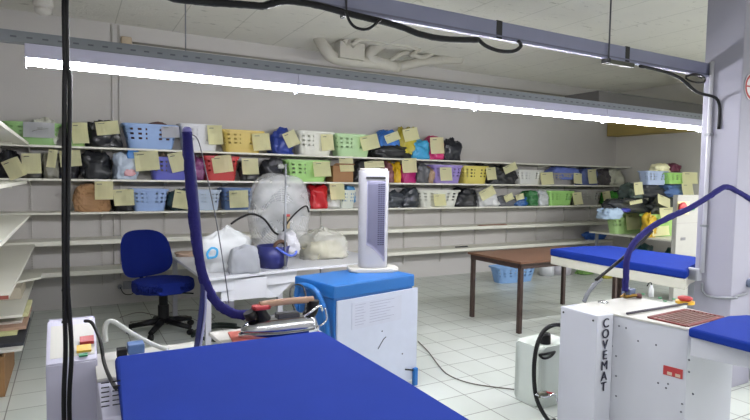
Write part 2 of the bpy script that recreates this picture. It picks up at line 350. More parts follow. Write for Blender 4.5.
tag(obj('drop_cable', T([at(640, 66, 1, 2.6), at(662, 71, 1, 2.6), at(680, 78, 1, 2.58), at(697, 92, 1, 2.57), Vector((4.57, 2.555, 2.33)), Vector((4.583, 2.545, 2.1))], .012, 8), BLACK), 'black cable dropping from the trunking onto the column', 'cable')
tag(obj('cable_coil', T(pix([(686, 76), (695, 74), (704, 77), (704, 82), (694, 82), (686, 78), (692, 75), (702, 78)], 2.55), .007, 6), BLACK), 'small coil of black cable beside the column under the trunking', 'cable')
# vertical cable bundle hanging in front
zc = [(65, -30), (65, 0), (65.5, 40), (66, 68)]
def bund(l, dx): return [at(x+dx, y, 1, 2.48) for x, y in l]
t = thing('hanging_cable', 'thick black cable bundle hanging straight down in the left foreground', 'cable', tuple(at(67, 330, 1, 2.48)))
o1 = Vector(t.location)
def rel(pts, o): return [Vector(p)-o for p in pts]
obj('strand', T(rel([Vector((-.01, 2.6, 2.53))]+bund([(65, 0), (65.5, 40), (66, 66), (65.5, 90), (65, 200), (65.5, 300), (66.5, 350), (65, 420)], -1)+[Vector((-.02, 2.48, .05))], o1), .0088, 8), BLACK, t)
obj('strand', T(rel([Vector((.01, 2.6, 2.53))]+bund([(65, 0), (65.5, 40), (66, 66), (68.5, 90), (66.5, 200), (66, 280), (70, 350), (68, 420)], 1.5)+[Vector((.01, 2.48, .05))], o1), .0088, 8), BLACK, t)
for y in (67, 290, 322): obj('cable_tie', T(rel(pix([(61.5, y), (70.5, y)], 2.48), o1), .006, 6, False), DARK, t)
# column conduit, boxes, sign
t = thing('column_conduit', 'pale conduit pipe running down the left side of the concrete column', 'conduit', (CX-.02, 2.62, 1.2))
obj('pipe', T([(0, 0, -.28), (0, 0, 1.45)], .016, 10, False), mat('conduit_white', '#c3c3cb', .4), t)
for z in (.85, .1): obj('clip', B((-.024, -.024, z), (.0195, .024, z+.02), .003), GREY, t)
t = thing('switch_box', 'grey electrical box fixed to the column beside the far blue board', 'electrical box', tuple(at(694, 274, 0, CX-.03)))
obj('box', B((-.035, -.05, -.05), (.029, .07, .05), .008), mat('box_grey', '#a9abb3', .4), t)
obj('lid', B((-.043, -.04, -.04), (-.0352, .06, .04), .003), GREY, t)
q = [at(702, 283, 0, CX-.014), at(703, 292, 0, CX-.014), at(712, 297, 0, CX-.014), at(736, 298, 0, CX-.014)]
t2 = tag(obj('bent_conduit', T(q+[Vector((CX+.03, CY0-.014, q[-1].z)), Vector((CX+.2, CY0-.014, q[-1].z+.01))], .01, 8), GREY), 'thin conduit bending from the grey box round the column corner', 'conduit')
t = thing('power_socket', 'blue grey plug socket on the near face of the column', 'socket', tuple(at(748, 283, 1, CY0)))
obj('housing', lathe([(.035, .001), (.035, .06), (.028, .075)], 16), mat('sock', '#6f7a90', .4), t, rot=(PI/2, 0, 0)); obj('cap', lathe([(.026, 0), (.03, .012), (.02, .02)], 16), mat('sock', '#6f7a90'), t, loc=(0, -.0755, 0), rot=(PI/2, 0, 0))
c = at(751, 87, 1, CY0)
t = thing('warning_sign', 'round red and white sign on the near face of the column', 'sign', (c.x, CY0-.004, c.z))
obj('plate', lathe([(.105, 0), (.105, .003)], 32), WPAPER, t, rot=(PI/2, 0, 0))
bm = bmesh.new()
n = 40
for k in range(n):
    a0, a1 = 2*PI*k/n, 2*PI*(k+1)/n
    v = [bm.verts.new((r*math.cos(a), -.0045, r*math.sin(a))) for r, a in ((.098, a0), (.098, a1), (.078, a1), (.078, a0))]; bm.faces.new(v)
box(bm, (-.075, -.0047, -.006), (.075, -.0043, .006)); obj('red_ring', bm, RED, t)
# ------------------------------------------------------------------ laundry: prototypes
def basket_mesh(colr):
    key = 'basket'+colr
    if key in bpy.data.meshes: return bpy.data.meshes[key], bpy.data.meshes[key+'rim']
    W, D_, Hh = 1.0, 1.0, 1.0
    N = 96; zs = [0, .04, .28, .38, .46, .56, .64, .74, .82, .94]
    def ring(z, ins=0):
        s = .80+.20*z - ins; out = []
        for k in range(N):
            a = 2*PI*(k+.5)/N; ca, sa = math.cos(a), math.sin(a); e = 5
            rr = 1/((abs(ca)**e+abs(sa)**e)**(1/e)); out.append((.5*s*rr*ca, .5*s*rr*sa, z))
        return out
    bm = bmesh.new()
    for ins in (0, .025):
        R_ = [[bm.verts.new(p) for p in ring(max(z, ins*1.5), ins)] for z in zs]
        for i in range(len(zs)-1):
            for k in range(N):
                if i in (3, 5, 7) and (k % 4) in (0, 1) and 3 < (k % 24) < 21: continue
                bm.faces.new((R_[i][k], R_[i][(k+1) % N], R_[i+1][(k+1) % N], R_[i+1][k]))
        bm.faces.new(R_[0])
    pm = plastic(colr)
    me = bpy.data.meshes.new(key); bmesh.ops.recalc_face_normals(bm, faces=bm.faces); bm.to_mesh(me); bm.free(); me.materials.append(pm)
    bm = bmesh.new(); R_ = []
    for (z, s) in ((.90, 1.0), (.90, 1.06), (.99, 1.07), (1.0, 1.05), (1.0, .96), (.93, .95)):
        R_.append([bm.verts.new((p[0]*s, p[1]*s, z)) for p in ring(.95)])
    for i in range(6):
        for k in range(N): bm.faces.new((R_[i][k], R_[i][(k+1) % N], R_[(i+1) % 6][(k+1) % N], R_[(i+1) % 6][k]))
    mr = bpy.data.meshes.new(key+'rim'); bmesh.ops.recalc_face_normals(bm, faces=bm.faces); bm.to_mesh(mr); bm.free(); mr.materials.append(pm)
    return me, mr
def note(parent, px, Y, m=None, name='paper_note', axis=1, ang=None, scribble=False):
    """px = (x0,y0,x1,y1,deg): a paper sheet hung on the front of its basket or bag; sized in metres from where it hangs"""
    x0, y0, x1, y1 = px[:4]; deg = px[4] if len(px) > 4 else 0
    ca = at((x0+x1)/2, (y0+y1)/2, axis, Y); s = (ca-CAMP).dot(_f)/FPX
    w_ = abs(at(x1, (y0+y1)/2, axis, Y)[0]-at(x0, (y0+y1)/2, axis, Y)[0])*.93; h_ = (y1-y0)*s*.96
    bm = bmesh.new(); nx, nz = 5, 6; g = []
    cur = random.uniform(-.012, .012); cur2 = random.uniform(.004, .02)
    for i in range(nx+1):
        for j in range(nz+1):
            u, v = i/nx-.5, j/nz-.5
            g.append(bm.verts.new((u*w_, -(cur*(4*u*u)) - cur2*(v*v*2) - .006*math.sin(5*u+2*v), v*h_)))
    for i in range(nx):
        for j in range(nz): bm.faces.new((g[i*(nz+1)+j], g[(i+1)*(nz+1)+j], g[(i+1)*(nz+1)+j+1], g[i*(nz+1)+j+1]))
    r = bmesh.ops.solidify(bm, geom=list(bm.faces), thickness=.0015)
    if scribble:
        for (u0, v0, u1, v1) in ((-.22, -.12, .0, .02), (0, .02, .3, .1), (-.05, .1, .12, .13)):
            tube(bm, [(u0*w_, -.022, v0*h_), (u1*w_, -.022, v1*h_)], .0022, 5, False, mi=1)
    else:
        box(bm, (-w_*.38, -.020, h_*.33), (-w_*.1, -.017, h_*.36), mi=1)
    o = obj(name, bm, [m or PAPER, mat('ink', '#6a6a58', .8)], None, False)
    rz = random.uniform(-.1, .1) if axis == 1 else -PI/2+random.uniform(-.1, .1)
    M = Matrix.Translation(ca) @ Matrix.Rotation(rz, 4, 'Z') @ Matrix.Rotation(math.radians(-deg), 4, 'Y') @ Matrix.Rotation(-math.radians(random.uniform(3, 10)), 4, 'X')
    o.parent = parent; o.matrix_world = M; o.matrix_parent_inverse = Matrix.Identity(4)
    bpy.context.view_layer.update() if False else None
    # local placement without relying on the depsgraph
    PMx = Matrix.Translation(parent.location) @ parent.rotation_euler.to_matrix().to_4x4()
    o.matrix_basis = PMx.inverted() @ M
    return o
def span(x0, x1, y0, Y, Yt):
    """world x range on plane Y and top height at plane Yt"""
    xa = at(x0, 190, 1, Y).x; xb = at(x1, 190, 1, Y).x; return xa, xb, at((x0+x1)/2, y0, 1, Yt).z
GB, GG = 'laundry baskets on the shelves', 'bags of laundry on the shelves'
def basket(x0, x1, y0, z0, colr, label, notes=(), Y=7.32, D_=.35, group=GB, nY=None, wnote=None, scr=False, rz=0):
    xa, xb, zt = span(x0, x1, y0, Y, Y); h = max(.16, zt-z0)
    for lv in (SZ[0], SZ[1], SZ[2]):
        if group == GB and .05 < lv-z0 < .42: h = min(h, lv-.02-z0)
    yc = Y+D_/2
    t = thing('laundry_basket', label, 'basket', ((xa+xb)/2, yc, z0), rz, group)
    me, mr = basket_mesh(colr)
    for nm, q in (('tub', me), ('rim', mr)):
        o = bpy.data.objects.new(nm, q); C.objects.link(o); o.parent = t; o.scale = (xb-xa, D_, h)
    for k in notes: note(t, k, (Y-.035) if nY is None else nY, wnote, scribble=scr)
    return t
_seed = [0]
def bag_bm(w_, d_, h_, fold=.16, knot=False, seed=None, flatf=.6):
    _seed[0] += 1; sd = (seed if seed is not None else _seed[0])*7.31
    bm = bmesh.new(); nu, nv = 44, 26; rows = []
    def f(u, v):
        th = PI*v; ph = 2*PI*u
        x, y, z = math.sin(th)*math.cos(ph), math.sin(th)*math.sin(ph), math.cos(th)
        e = .55
        z = math.copysign(abs(z)**.8, z)
        x, y = math.copysign(abs(x)**e, x), math.copysign(abs(y)**e, y)
        p = Vector((x, y, z))
        n1 = noise.noise(p*1.4+Vector((sd, 0, 0))); n2 = 1-abs(noise.noise(p*2.6+Vector((0, sd, 0))))*2.4; n3 = 1-abs(noise.noise(p*5.5+Vector((0, 0, sd))))*2.4
        k = 1 + fold*2.0*n1 + fold*.9*(n2-.5) + fold*.6*(n3-.5)
        q = p*k
        if knot and z > .75: q.x *= 1-.75*(z-.75)/.25; q.y *= 1-.75*(z-.75)/.25; q.z += (z-.75)*.9
        if q.z < -flatf: q.z = -flatf - .02*n3*0
        return Vector((q.x*w_/2, q.y*d_/2, q.z))
    for j in range(nv+1): rows.append([bm.verts.new(f(i/nu, j/nv)) for i in range(nu)] if 0 < j < nv else [bm.verts.new(f(0, j/nv))])
    for j in range(nv):
        for i in range(nu):
            a, b = rows[j], rows[j+1]; i2 = (i+1) % nu
            if j == 0: bm.faces.new((a[0], b[i], b[i2]))
            elif j == nv-1: bm.faces.new((a[i], b[0], a[i2]))
            else: bm.faces.new((a[i], b[i], b[i2], a[i2]))
    X = [v.co.x for v in bm.verts]; Yy = [v.co.y for v in bm.verts]; Z = [v.co.z for v in bm.verts]
    x0, x1, y0, y1, z0, z1 = min(X), max(X), min(Yy), max(Yy), min(Z), max(Z)
    for v in bm.verts:
        v.co = Vector(((v.co.x-(x0+x1)/2)*w_/(x1-x0), (v.co.y-(y0+y1)/2)*d_/(y1-y0), (v.co.z-z0)*h_/(z1-z0)))
    return bm
def bag(x0, x1, y0, z0, m, label, notes=(), Y=7.31, D_=.35, group=GG, name='laundry_bag', cat='bag', fold=.16, knot=False, nY=None, accents=(), flatf=.6):
    xa, xb, zt = span(x0, x1, y0, Y+.05, Y+.14); xb = min(xb, XR-.09); h = max(.08, zt-z0)
    for lv in (SZ[0], SZ[1], SZ[2]):
        if group == GG and z0 < lv-.05: h = min(h, lv-.016-z0) if lv-z0 < .42 else h
        elif name == 'cloth_heap' and Y < 7.5 and Y > 7 and z0 < lv-.05 and lv-z0 < .42: h = min(h, lv-.016-z0)
    t = thing(name, label, cat, ((xa+xb)/2, Y+D_/2, z0), 0, group)
    mm = film(m) if isinstance(m, str) else m
    obj('sack' if cat == 'bag' else 'cloth', bag_bm(xb-xa, D_, h, fold, knot, flatf=flatf), mm, t, True)
    for k in notes: note(t, k, (Y-.03) if nY is None else nY)
    for ax, ay, aw, ac in accents:
        p = at(ax, ay, 1, Y+.03)-Vector(t.location)
        obj('printed_patch', bag_bm(aw, .06, aw*.7, .1), film(ac), t, True, loc=(p.x, -D_/2+.035, max(.02, p.z-aw*.35)))
    return t
BK = '#1d1f24'; GR = '#4b4f55'; zS = [z+.0125 for z in SZ]
S1, S2, S3 = zS[0], zS[1], zS[2]
# row on the highest shelf
basket(4, 61, 122, S1, '#86b86a', 'green laundry basket with white sheet of paper, leftmost on the highest shelf', [(22, 122, 56, 138, 0)], wnote=WPAPER, scr=True)
bag(30, 60, 117, S1+.02, mat('white_cloth', '#c9cabf', .9), 'white cloth heaped in the leftmost green basket', Y=7.36, D_=.27, name='cloth_heap', cat='cloth', group='clothes heaped in baskets')
basket(63, 88, 123, S1, '#8fbd66', 'narrow green basket behind the black cable bundle with yellow note', [(71, 122, 89, 144, 4)])
bag(84, 124, 119, S1, BK, 'shiny black bag with tilted note left of the pale blue basket on the highest shelf', [(95, 121, 120, 135, 8)])
basket(124, 179, 124, S1, '#7d9fd6', 'pale blue basket on the highest shelf behind the blue mast', [(161, 126, 180, 138, 3)], wnote=WPAPER)
bag(130, 176, 121, S1+.03, mat('brown_cloth', '#6b4c48', .9), 'dark brownish laundry peeking over the pale blue basket on the highest shelf', Y=7.37, D_=.25, name='cloth_heap', cat='cloth', group='clothes heaped in baskets')
basket(181, 221, 124, S1, '#c8c9cf', 'white basket on the highest shelf between blue mast and yellow basket', [(207, 125, 223, 145, 3)])
basket(223, 265, 130, S1, '#cdb04a', 'yellow basket on the highest shelf right of the white one', [(252, 133, 271, 151, 4)])
bag(271, 297, 127, S1, '#2a3f92', 'dark blue bag with tilted note between yellow and white baskets on the highest shelf', [(284, 131, 298, 147, 24)])
basket(298, 335, 131, S1, '#cfd0c4', 'cream white basket right of the dark blue bag on the highest shelf', [(321, 134, 334, 151, 4)])
basket(336, 373, 134, S1, '#a8cf92', 'mint green basket, rightmost basket on the highest shelf', [(360, 135, 379, 150, 14)])
bag(372, 414, 143, S1, BK, 'low black bag under the bright blue bag on the highest shelf')
bag(378, 400, 129, S1+.10, '#2f6fc4', 'bright blue bag lying on the low black bag', [(384, 133, 400, 142, 20)], group=GG, Y=7.34, D_=.3)
bag(398, 418, 126, S1+.06, '#b5a728', 'yellow bag with note on the highest shelf above the black bag', [(403, 128, 419, 141, 12)], Y=7.36, D_=.28)
bag(411, 430, 138, S1, '#3f9fd0', 'sky blue bag beside the pink bag on the highest shelf')
bag(427, 444, 135, S1, '#c22a6e', 'pink bag with note on the highest shelf', [(430, 137, 445, 154, 3)])
bag(442, 462, 137, S1, '#20222c', 'small black bag, rightmost item on the highest shelf')
# second shelf
bag(-6, 21, 149, S2, BK, 'black bag with tilted note in the far left corner of the second shelf', [(4, 158, 24, 179, 25)])
bag(20, 43, 153, S2, '#4a4a45', 'dark bag behind a big square note, beside the corner black bag', [(21, 153, 42, 174, 2)])
bag(42, 60, 148, S2, '#8b8a80', 'greyish bag with curled note under the leftmost green basket', [(47, 149, 57, 168, -8)])
bag(57, 80, 152, S2, '#232329', 'dark bag with note just right of the hanging cable bundle', [(59, 150, 82, 167, 6)])
bag(78, 113, 150, S2, '#26282d', 'big shiny black bag above the brown paper bag')
bag(112, 141, 151, S2-.0, '#b9c6d8', 'white and light blue printed plastic bag on the second shelf', [(134, 151, 160, 171, 6)], accents=[(133, 154, .16, '#3d7fc9'), (130, 172, .14, '#c48f96')])
basket(150, 190, 157, S2, '#4c50b8', 'violet blue basket with clothes on the second shelf behind the mast', [(169, 152, 187, 172, 14)])
bag(154, 180, 153, S2+.03, mat('brown_cloth2', '#8a7a66', .9, var=.3), 'beige brown clothes heaped in the violet blue basket', Y=7.37, D_=.25, name='cloth_heap', cat='cloth', group='clothes heaped in baskets')
bag(190, 206, 154, S2, '#7a3a6c', 'narrow purple bag left of the red basket')
basket(204, 240, 156, S2, '#c22a2c', 'red basket with a tilted note on the second shelf', [(212, 155, 233, 173, 8)])
bag(208, 236, 153, S2+.03, mat('red_cloth', '#b02428', .85), 'red cloth bulging out of the red basket', Y=7.37, D_=.25, name='cloth_heap', cat='cloth', group='clothes heaped in baskets')
bag(240, 262, 158, S2, '#2b2b30', 'black bag behind a square note right of the red basket', [(241, 158, 259, 175, 1)])
bag(262, 287, 157, S2, '#2e2f35', 'black bag directly left of the bright green basket on the second shelf', accents=[(281, 166, .1, '#b9bbb8')])
basket(287, 331, 160, S2, '#9ad070', 'light green basket with a note, left of the brown carton', [(313, 161, 332, 177, 2)])
t = thing('cardboard_box', 'small brown cardboard box with note standing on the second shelf', 'box', (*( (at(333, 190, 1, 7.32).x+at(353, 190, 1, 7.32).x)/2, 7.45), S2))
hw = (at(353, 190, 1, 7.32).x-at(333, 190, 1, 7.32).x)/2
obj('carton', B((-hw, -.13, 0), (hw, .13, .24), .004), mat('cardboard', '#9b7350', .8, var=.1), t); obj('flap', slanted([(-hw, -.13, .241), (hw, -.13, .241), (hw*.95, -.2, .27), (-hw*.95, -.2, .27)], (0, 0, .004)), mat('cardboard', '#9b7350'), t)
note(t, (339, 156, 354, 172, 2), 7.29)
bag(354, 384, 160, S2, '#2a2a2e', 'dark bag on the second shelf behind the top of the tower fan', [(364, 161, 385, 168, 4)])
bag(384, 394, 160, S2, '#7b4a50', 'narrow maroon bag just right of the tower fan top')
bag(392, 403, 160, S2, '#d0a820', 'bright yellow bag between the maroon and the magenta one')
bag(400, 418, 163, S2, '#b01d6e', 'magenta bag with a note on the second shelf', [(402, 158, 417, 173, 3)])
bag(415, 431, 159, S2, '#55565b', 'crumpled dark grey bag left of the purple basket')
bag(427, 435, 166, S2, '#a58a72', 'narrow beige bag touching the purple basket')
basket(434, 464, 165, S2, '#8f78c8', 'purple basket with a note on the second shelf', [(440, 167, 453, 181, 1)])
basket(464, 490, 166, S2, '#d2c24e', 'yellow basket on the second shelf right of the purple basket', [(486, 167, 497, 180, 4)])
bag(473, 491, 163, S2+.04, '#222226', 'black stuffing bag peeping over the yellow basket on the second shelf', Y=7.38, D_=.25)
bag(491, 519, 165, S2, '#24262a', 'round black bag with tilted note right of the yellow basket', [(504, 164, 517, 172, 22)])
basket(519, 545, 170, S2, '#cdcec8', 'white basket with note on the second shelf near the right end', [(541, 172, 553, 185, 4)])
basket(554, 575, 173, S2, '#8d8a8c', 'grey basket under blue cloth near the right end of the second shelf')
bag(552, 585, 163, S2+.1, mat('blue_cloth', '#6a7cc4', .85, var=.2), 'light blue violet cloth spilling over the grey basket', [(574, 173, 582, 184, -4)], name='cloth_heap', cat='cloth', group='clothes heaped in baskets')
bag(582, 600, 167, S2, '#5b6aa0', 'blue grey bag with square note near the right end of the second shelf', [(587, 169, 597, 184, 2)])
bag(597, 611, 167, S2, '#4a474a', 'dark grey bag beside the pale translucent bag')
bag(607, 628, 168, S2, '#c2c3b2', 'pale milky plastic bag at the right end of the second shelf')
# third shelf
t = thing('paper_bag', 'brown paper bag lying on the middle shelf right of the hanging cables', 'bag', ((at(72, 200, 1, 7.32).x+at(112, 200, 1, 7.32).x)/2, 7.48, S3))
bm = bag_bm(at(112, 200, 1, 7.3).x-at(72, 200, 1, 7.3).x, .33, .35, .08); obj('sack', bm, mat('kraft', '#a5805c', .8, var=.12, bump=.5, bscale=14), t, False)
note(t, (94, 181, 114, 200, 1), 7.27)
bag(110, 133, 189, S3, '#222329', 'dark bag behind a square note right of the brown paper bag', [(113, 189, 135, 206, 2)])
basket(131, 169, 189, S3, '#86a3d8', 'light blue perforated basket on the middle shelf behind the mast')
bag(167, 194, 188, S3, '#274048', 'dark teal bag with tilted note right of the light blue basket', [(173, 190, 190, 209, -10)])
basket(194, 222, 190, S3, '#a9b9cf', 'very pale blue basket on the middle shelf right of the mast')
basket(223, 255, 188, S3, '#4e6aa0', 'slate blue basket with note left of the bagged fan', [(229, 190, 249, 208, 2)])
bag(255, 297, 184, S3, '#5d6064', 'grey bag on the middle shelf behind the bagged fan')
bag(296, 312, 185, S3, '#5a2330', 'dark red and black bag right of the bagged fan on the middle shelf')
bag(309, 330, 183, S3, '#c02028', 'bright red bag on the middle shelf', knot=False)
bag(325, 341, 193, S3, '#c8c9c6', 'small white bag beside the bright red bag', [(329, 183, 345, 200, 2)])
basket(341, 357, 190, S3, '#c5ccc2', 'whitish tub with blue stuff left of the tower fan', [])
bag(343, 356, 185, S3+.08, '#3b7fb5', 'blue cloth heaped in the whitish tub beside the tower fan', Y=7.38, D_=.24, name='cloth_heap', cat='cloth', group='clothes heaped in baskets')
bag(384, 405, 189, S3, '#3f444b', 'grey black bag on the middle shelf just right of the tower fan')
bag(402, 425, 187, S3, '#363a41', 'second grey black bag on the middle shelf, left of the white basket')
basket(420, 462, 190, S3, '#cbccc0', 'wide white basket with note in the middle of the middle shelf', [(433, 194, 446, 206, 1)])
bag(456, 480, 187, S3, '#202228', 'black bag right of the wide white basket')
bag(477, 500, 188, S3, '#cfd0d2', 'white bag with yellow note on the middle shelf', [(480, 188, 495, 198, 25)])
bag(497, 518, 195, S3, '#6a6d75', 'low grey bag under the round black bag', [(504, 194, 513, 201, 20)])
bag(514, 530, 196, S3, '#2f5f9c', 'blue bag with small note on the middle shelf', [(515, 194, 524, 200, 10)])
bag(528, 540, 190, S3, '#3d7a48', 'green bag next to a white one on the middle shelf')
bag(537, 550, 189, S3, '#c6cacc', 'white bag directly left of the lime green basket')
basket(550, 576, 191, S3, '#94cf68', 'lime green basket on the middle shelf near the right end', [(573, 192, 582, 205, 4)])
basket(582, 604, 190, S3, '#96958f', 'grey basket at the right end of the middle shelf', [(602, 191, 611, 203, 6)])
bag(609, 622, 190, S3, '#4aa63c', 'bright green bag at the right end of the middle shelf')
bag(619, 640, 190, S3, '#27403e', 'dark green bag in the right corner of the middle shelf')
# small things on the empty shelves
tag(obj('wood_strip', B((at(480, 228, 1, 7.35).x, 7.35, SZ[3]+.0425), (at(507, 228, 1, 7.35).x, 7.42, SZ[3]+.054)), mat('strip', '#8a5a42', .6)), 'thin brown strip lying on the empty shelf above the brown table', 'strip')
tag(obj('small_bar', B((at(456, 242, 1, 7.4).x, 7.4, SZ[4]+.0425), (at(468, 242, 1, 7.4).x, 7.43, SZ[4]+.06)), DARK), 'tiny dark bar lying on the lowest back shelf', 'bar')
# ------------------------------------------------------------------ right side table with a stack of baskets
TZ = .75
t = thing('side_table', 'white topped table at the right wall loaded with piled baskets and bags', 'table', (9.0, 6.1, 0))
def gX(p): return p.x
obj('tabletop', B((-.55, -.95, TZ-.03), (.7, .85, TZ), .004), SHELF, t)
for sx in (-.42, .6):
    for sy in (-.88, .78): obj('leg', B((sx-.02, sy-.02, 0), (sx+.02, sy+.02, TZ-.0305)), GREY, t)
GP = 'pile on the right side table'
YP = 5.95
def PX(x, Y=YP): return at(x, 200, 1, Y).x
def pb(x0, x1, y0, y1, colr, label, notes=(), Y=YP, D_=.24): return basket(x0, x1, y0, at((x0+x1)/2, y1, 1, Y).z, colr, label, notes, Y=Y, D_=D_, group=GP)
def pg(x0, x1, y0, y1, m, label, notes=(), Y=YP, D_=.36, **k): return bag(x0, x1, y0, at((x0+x1)/2, y1, 1, Y+.05).z, m, label, notes, Y=Y, D_=D_, group=GP, **k)
basket(617, 651, 212, TZ+.001, '#a6d07e', 'green basket with yellow notes at the left of the table pile', [(625, 213, 641, 230, 1)], Y=6.3, D_=.26, group=GP)
basket(653, 690, 214, TZ+.001, '#9bca66', 'green basket beside the control cabinet at the bottom of the table pile', [(652, 226, 668, 236, 2), (658, 207, 690, 218, 1)], Y=5.75, D_=.26, group=GP)
bag(648, 658, 211, TZ+.001, '#c9a528', 'small yellow bag squeezed between the two bottom green baskets', Y=5.7, D_=.2, group=GP)
pg(606, 624, 207, 219, mat('paleblue', '#a7bcd2', .9), 'pale blue cloth hanging over the left end of the table pile', name='cloth_heap', cat='cloth', D_=.3)
pg(617, 634, 207, 212, '#3a3f9e', 'small violet blue bag on the left green basket')
pg(610, 656, 197, 213, '#2d3033', 'wide black bag lying across the left green basket', [(629, 200, 644, 204, 6)])
pg(654, 686, 195, 216, '#34383a', 'dark grey bag with yellow note left of the cabinet button', [(656, 196, 671, 206, -14)], Y=5.8)
pg(640, 670, 184, 198, '#2c2f36', 'black bag in the middle of the table pile under the pale blue basket')
pg(631, 643, 182, 198, '#45544f', 'dark greenish bag with upright note in the table pile', [(633, 182, 643, 195, 4)])
pg(668, 692, 183, 197, mat('jeans', '#5874a3', .9, var=.2), 'blue denim clothes under the right green basket of the pile', [(681, 183, 694, 196, 1)], Y=5.85, name='cloth_heap', cat='cloth')
pb(648, 669, 171, 185, '#9fb2d8', 'pale blue basket on top of the table pile')
pb(669, 697, 173, 184, '#8fcb5c', 'green basket on top of the table pile at right', [(683, 172, 697, 184, 0)], Y=5.85)
pg(655, 671, 163, 172, PAPER, 'crumpled pale yellow paper on the pale blue basket of the pile', name='paper_heap', cat='paper', D_=.25)
pg(668, 680, 163, 172, '#6a2a44', 'maroon bundle topmost on the table pile', D_=.25)
# under the side table
tag(obj('blue_bag', bag_bm(.55, .3, .17, .12), film('#2a5aa8'), None, True, loc=(9.25, 7.47, SZ[4]+.0425)), 'blue plastic bag on the lowest back shelf beside the side table', 'bag')
for k, (x, y, c, lab) in enumerate(((8.95, 6.3, '#1c4a4c', 'dark teal sack on the floor under the side table'), (9.2, 5.6, '#173c3a', 'dark green sack on the floor under the near half of the side table'))):
    tag(obj('floor_sack', bag_bm(.7, .6, .6, .15), film(c), None, True, loc=(x, y, 0)), lab, 'sack', 'sacks under the side table')
# ------------------------------------------------------------------ blue chair
t = thing('office_chair', 'blue fabric swivel office chair standing behind the left work table', 'chair', (.84, 6.1, 0), math.radians(8)); t.scale = (1.12, 1.12, 1.03)
SB = bmesh.new(); prism(rrect(.52, .50, .17, 8), .43, .545, .045, 4, SB)
obj('seat', SB, CHAIR, t, True, rot=(0, 0, 0), loc=(0, 0, 0))
bm = bmesh.new(); g = []; nx, nz = 14, 14
for i in range(nx+1):
    for j in range(nz+1):
        u, v = 2*i/nx-1, 2*j/nz-1
        rr = (abs(u)**3.2+abs(v)**3.2)**(1/3.2) or 1; k = max(abs(u), abs(v))/rr if rr else 1
        uu, vv = u*k, v*k
        g.append(bm.verts.new((uu*(.275-.02*vv), .07*uu*uu*-1 + .05*vv, .80+vv*.24)))
for i in range(nx):
    for j in range(nz): bm.faces.new((g[i*(nz+1)+j], g[(i+1)*(nz+1)+j], g[(i+1)*(nz+1)+j+1], g[i*(nz+1)+j+1]))
bmesh.ops.solidify(bm, geom=list(bm.faces), thickness=.06)
b_ = obj('backrest', bm, CHAIR, t, True, loc=(-.13, .22, 0), rot=(0, 0, math.radians(22)))
md = b_.modifiers.new('bevel', 'BEVEL'); md.width = .02; md.segments = 3
obj('back_bracket', T([(-.06, .1, .425), (-.12, .24, .45), (-.13, .27, .60), (-.13, .25, .75)], .018, 8), BLACK, t)
obj('gas_column', lathe([(.05, .10), (.05, .28), (.04, .281), (.04, .40), (.09, .41), (.09, .429)], 16), BLACK, t)
obj('lever', T([(.05, 0, .40), (.2, -.12, .40), (.24, -.14, .395)], .008, 6), BLACK, t)
for k in range(5):
    a = 2*PI*k/5+.3; d = Vector((math.cos(a), math.sin(a), 0))
    obj('base_arm', T([d*.03+Vector((0, 0, .12)), d*.3+Vector((0, 0, .075))], lambda q: .034-.01*q, 8, False), BLACK, t)
    cst = obj('caster', lathe([(.028, -.02), (.03, 0), (.028, .02)], 14), BLACK, t, True, loc=d*.3+Vector((0, 0, .0305)), rot=(PI/2, 0, a))
# ------------------------------------------------------------------ work table (left) with things on it
t = thing('work_table', 'white work table with drawer, carrying the bagged fan and plastic bags', 'table', (1.5, 5.8, 0))
poly = [(.985-1.5, 6.85-5.8), (1.02-1.5, 4.93-5.8), (2.02-1.5, 5.16-5.8), (3.05-1.5, 5.20-5.8), (3.05-1.5, 6.85-5.8)]
WT = mat('table_white', '#cfd0d6', .35, var=.02)
obj('tabletop', prism(poly, .722, .75, .004), WT, t)
obj('apron', slanted([(-.44, -.80, .60), (.50, -.585, .60), (.50, -.585, .715), (-.44, -.80, .715)], (0, .03, 0)), WT, t)
obj('drawer', B((-.30, -.76+.02, .50), (.14, -.35, .70), .006), WT, t)
# triangular gusset
bm = bmesh.new(); tri = [(.14, -.60, .60), (.46, -.58, .60), (.30, -.58, .46), (.18, -.60, .46)]
obj('gusset', slanted(tri, (0, .03, 0)), WT, t)
for x, y in ((-.42, -.74), (.34, -.52), (-.44, .95), (1.45, .95), (1.45, -.5)):
    obj('leg', B((x-.025, y-.025, 0), (x+.025, y+.025, .7215)), mat('leg_grey', '#b4b4bc', .4), t)
TT = .751
tag(obj('folded_cloth', bag_bm(.42, .22, .055, .08), mat('tan_cloth', '#a08a78', .9, bump=.3), None, True, loc=(1.22, 6.45, TT)), 'tan folded cloth lying at the left end of the white work table', 'cloth')
# white shopping bag
t = thing('shopping_bag', 'white plastic shopping bag with blue print standing on the white work table', 'bag', (1.30, 5.32, TT))
obj('sack', bag_bm(.56, .28, .44, .10, True, seed=3), mat('white_film', '#c9ccce', .35, var=.05, bump=.35, bscale=12), t, True)
bm = bmesh.new(); tube(bm, [(-.035, 0, -.05), (-.05, 0, .0), (-.01, 0, .05), (.04, 0, .03), (.03, 0, -.03), (-.03, 0, -.04)], .011, 8)
obj('blue_print', bm, film('#3e9fd4'), t, True, loc=(-.155, -.165, .19))
tag(obj('clothes_bundle', bag_bm(.30, .16, .27, .06), mat('greycloth', '#96999f', .9), None, True, loc=(1.42, 5.09, TT)), 'grey bundle leaning against the white shopping bag', 'bundle')
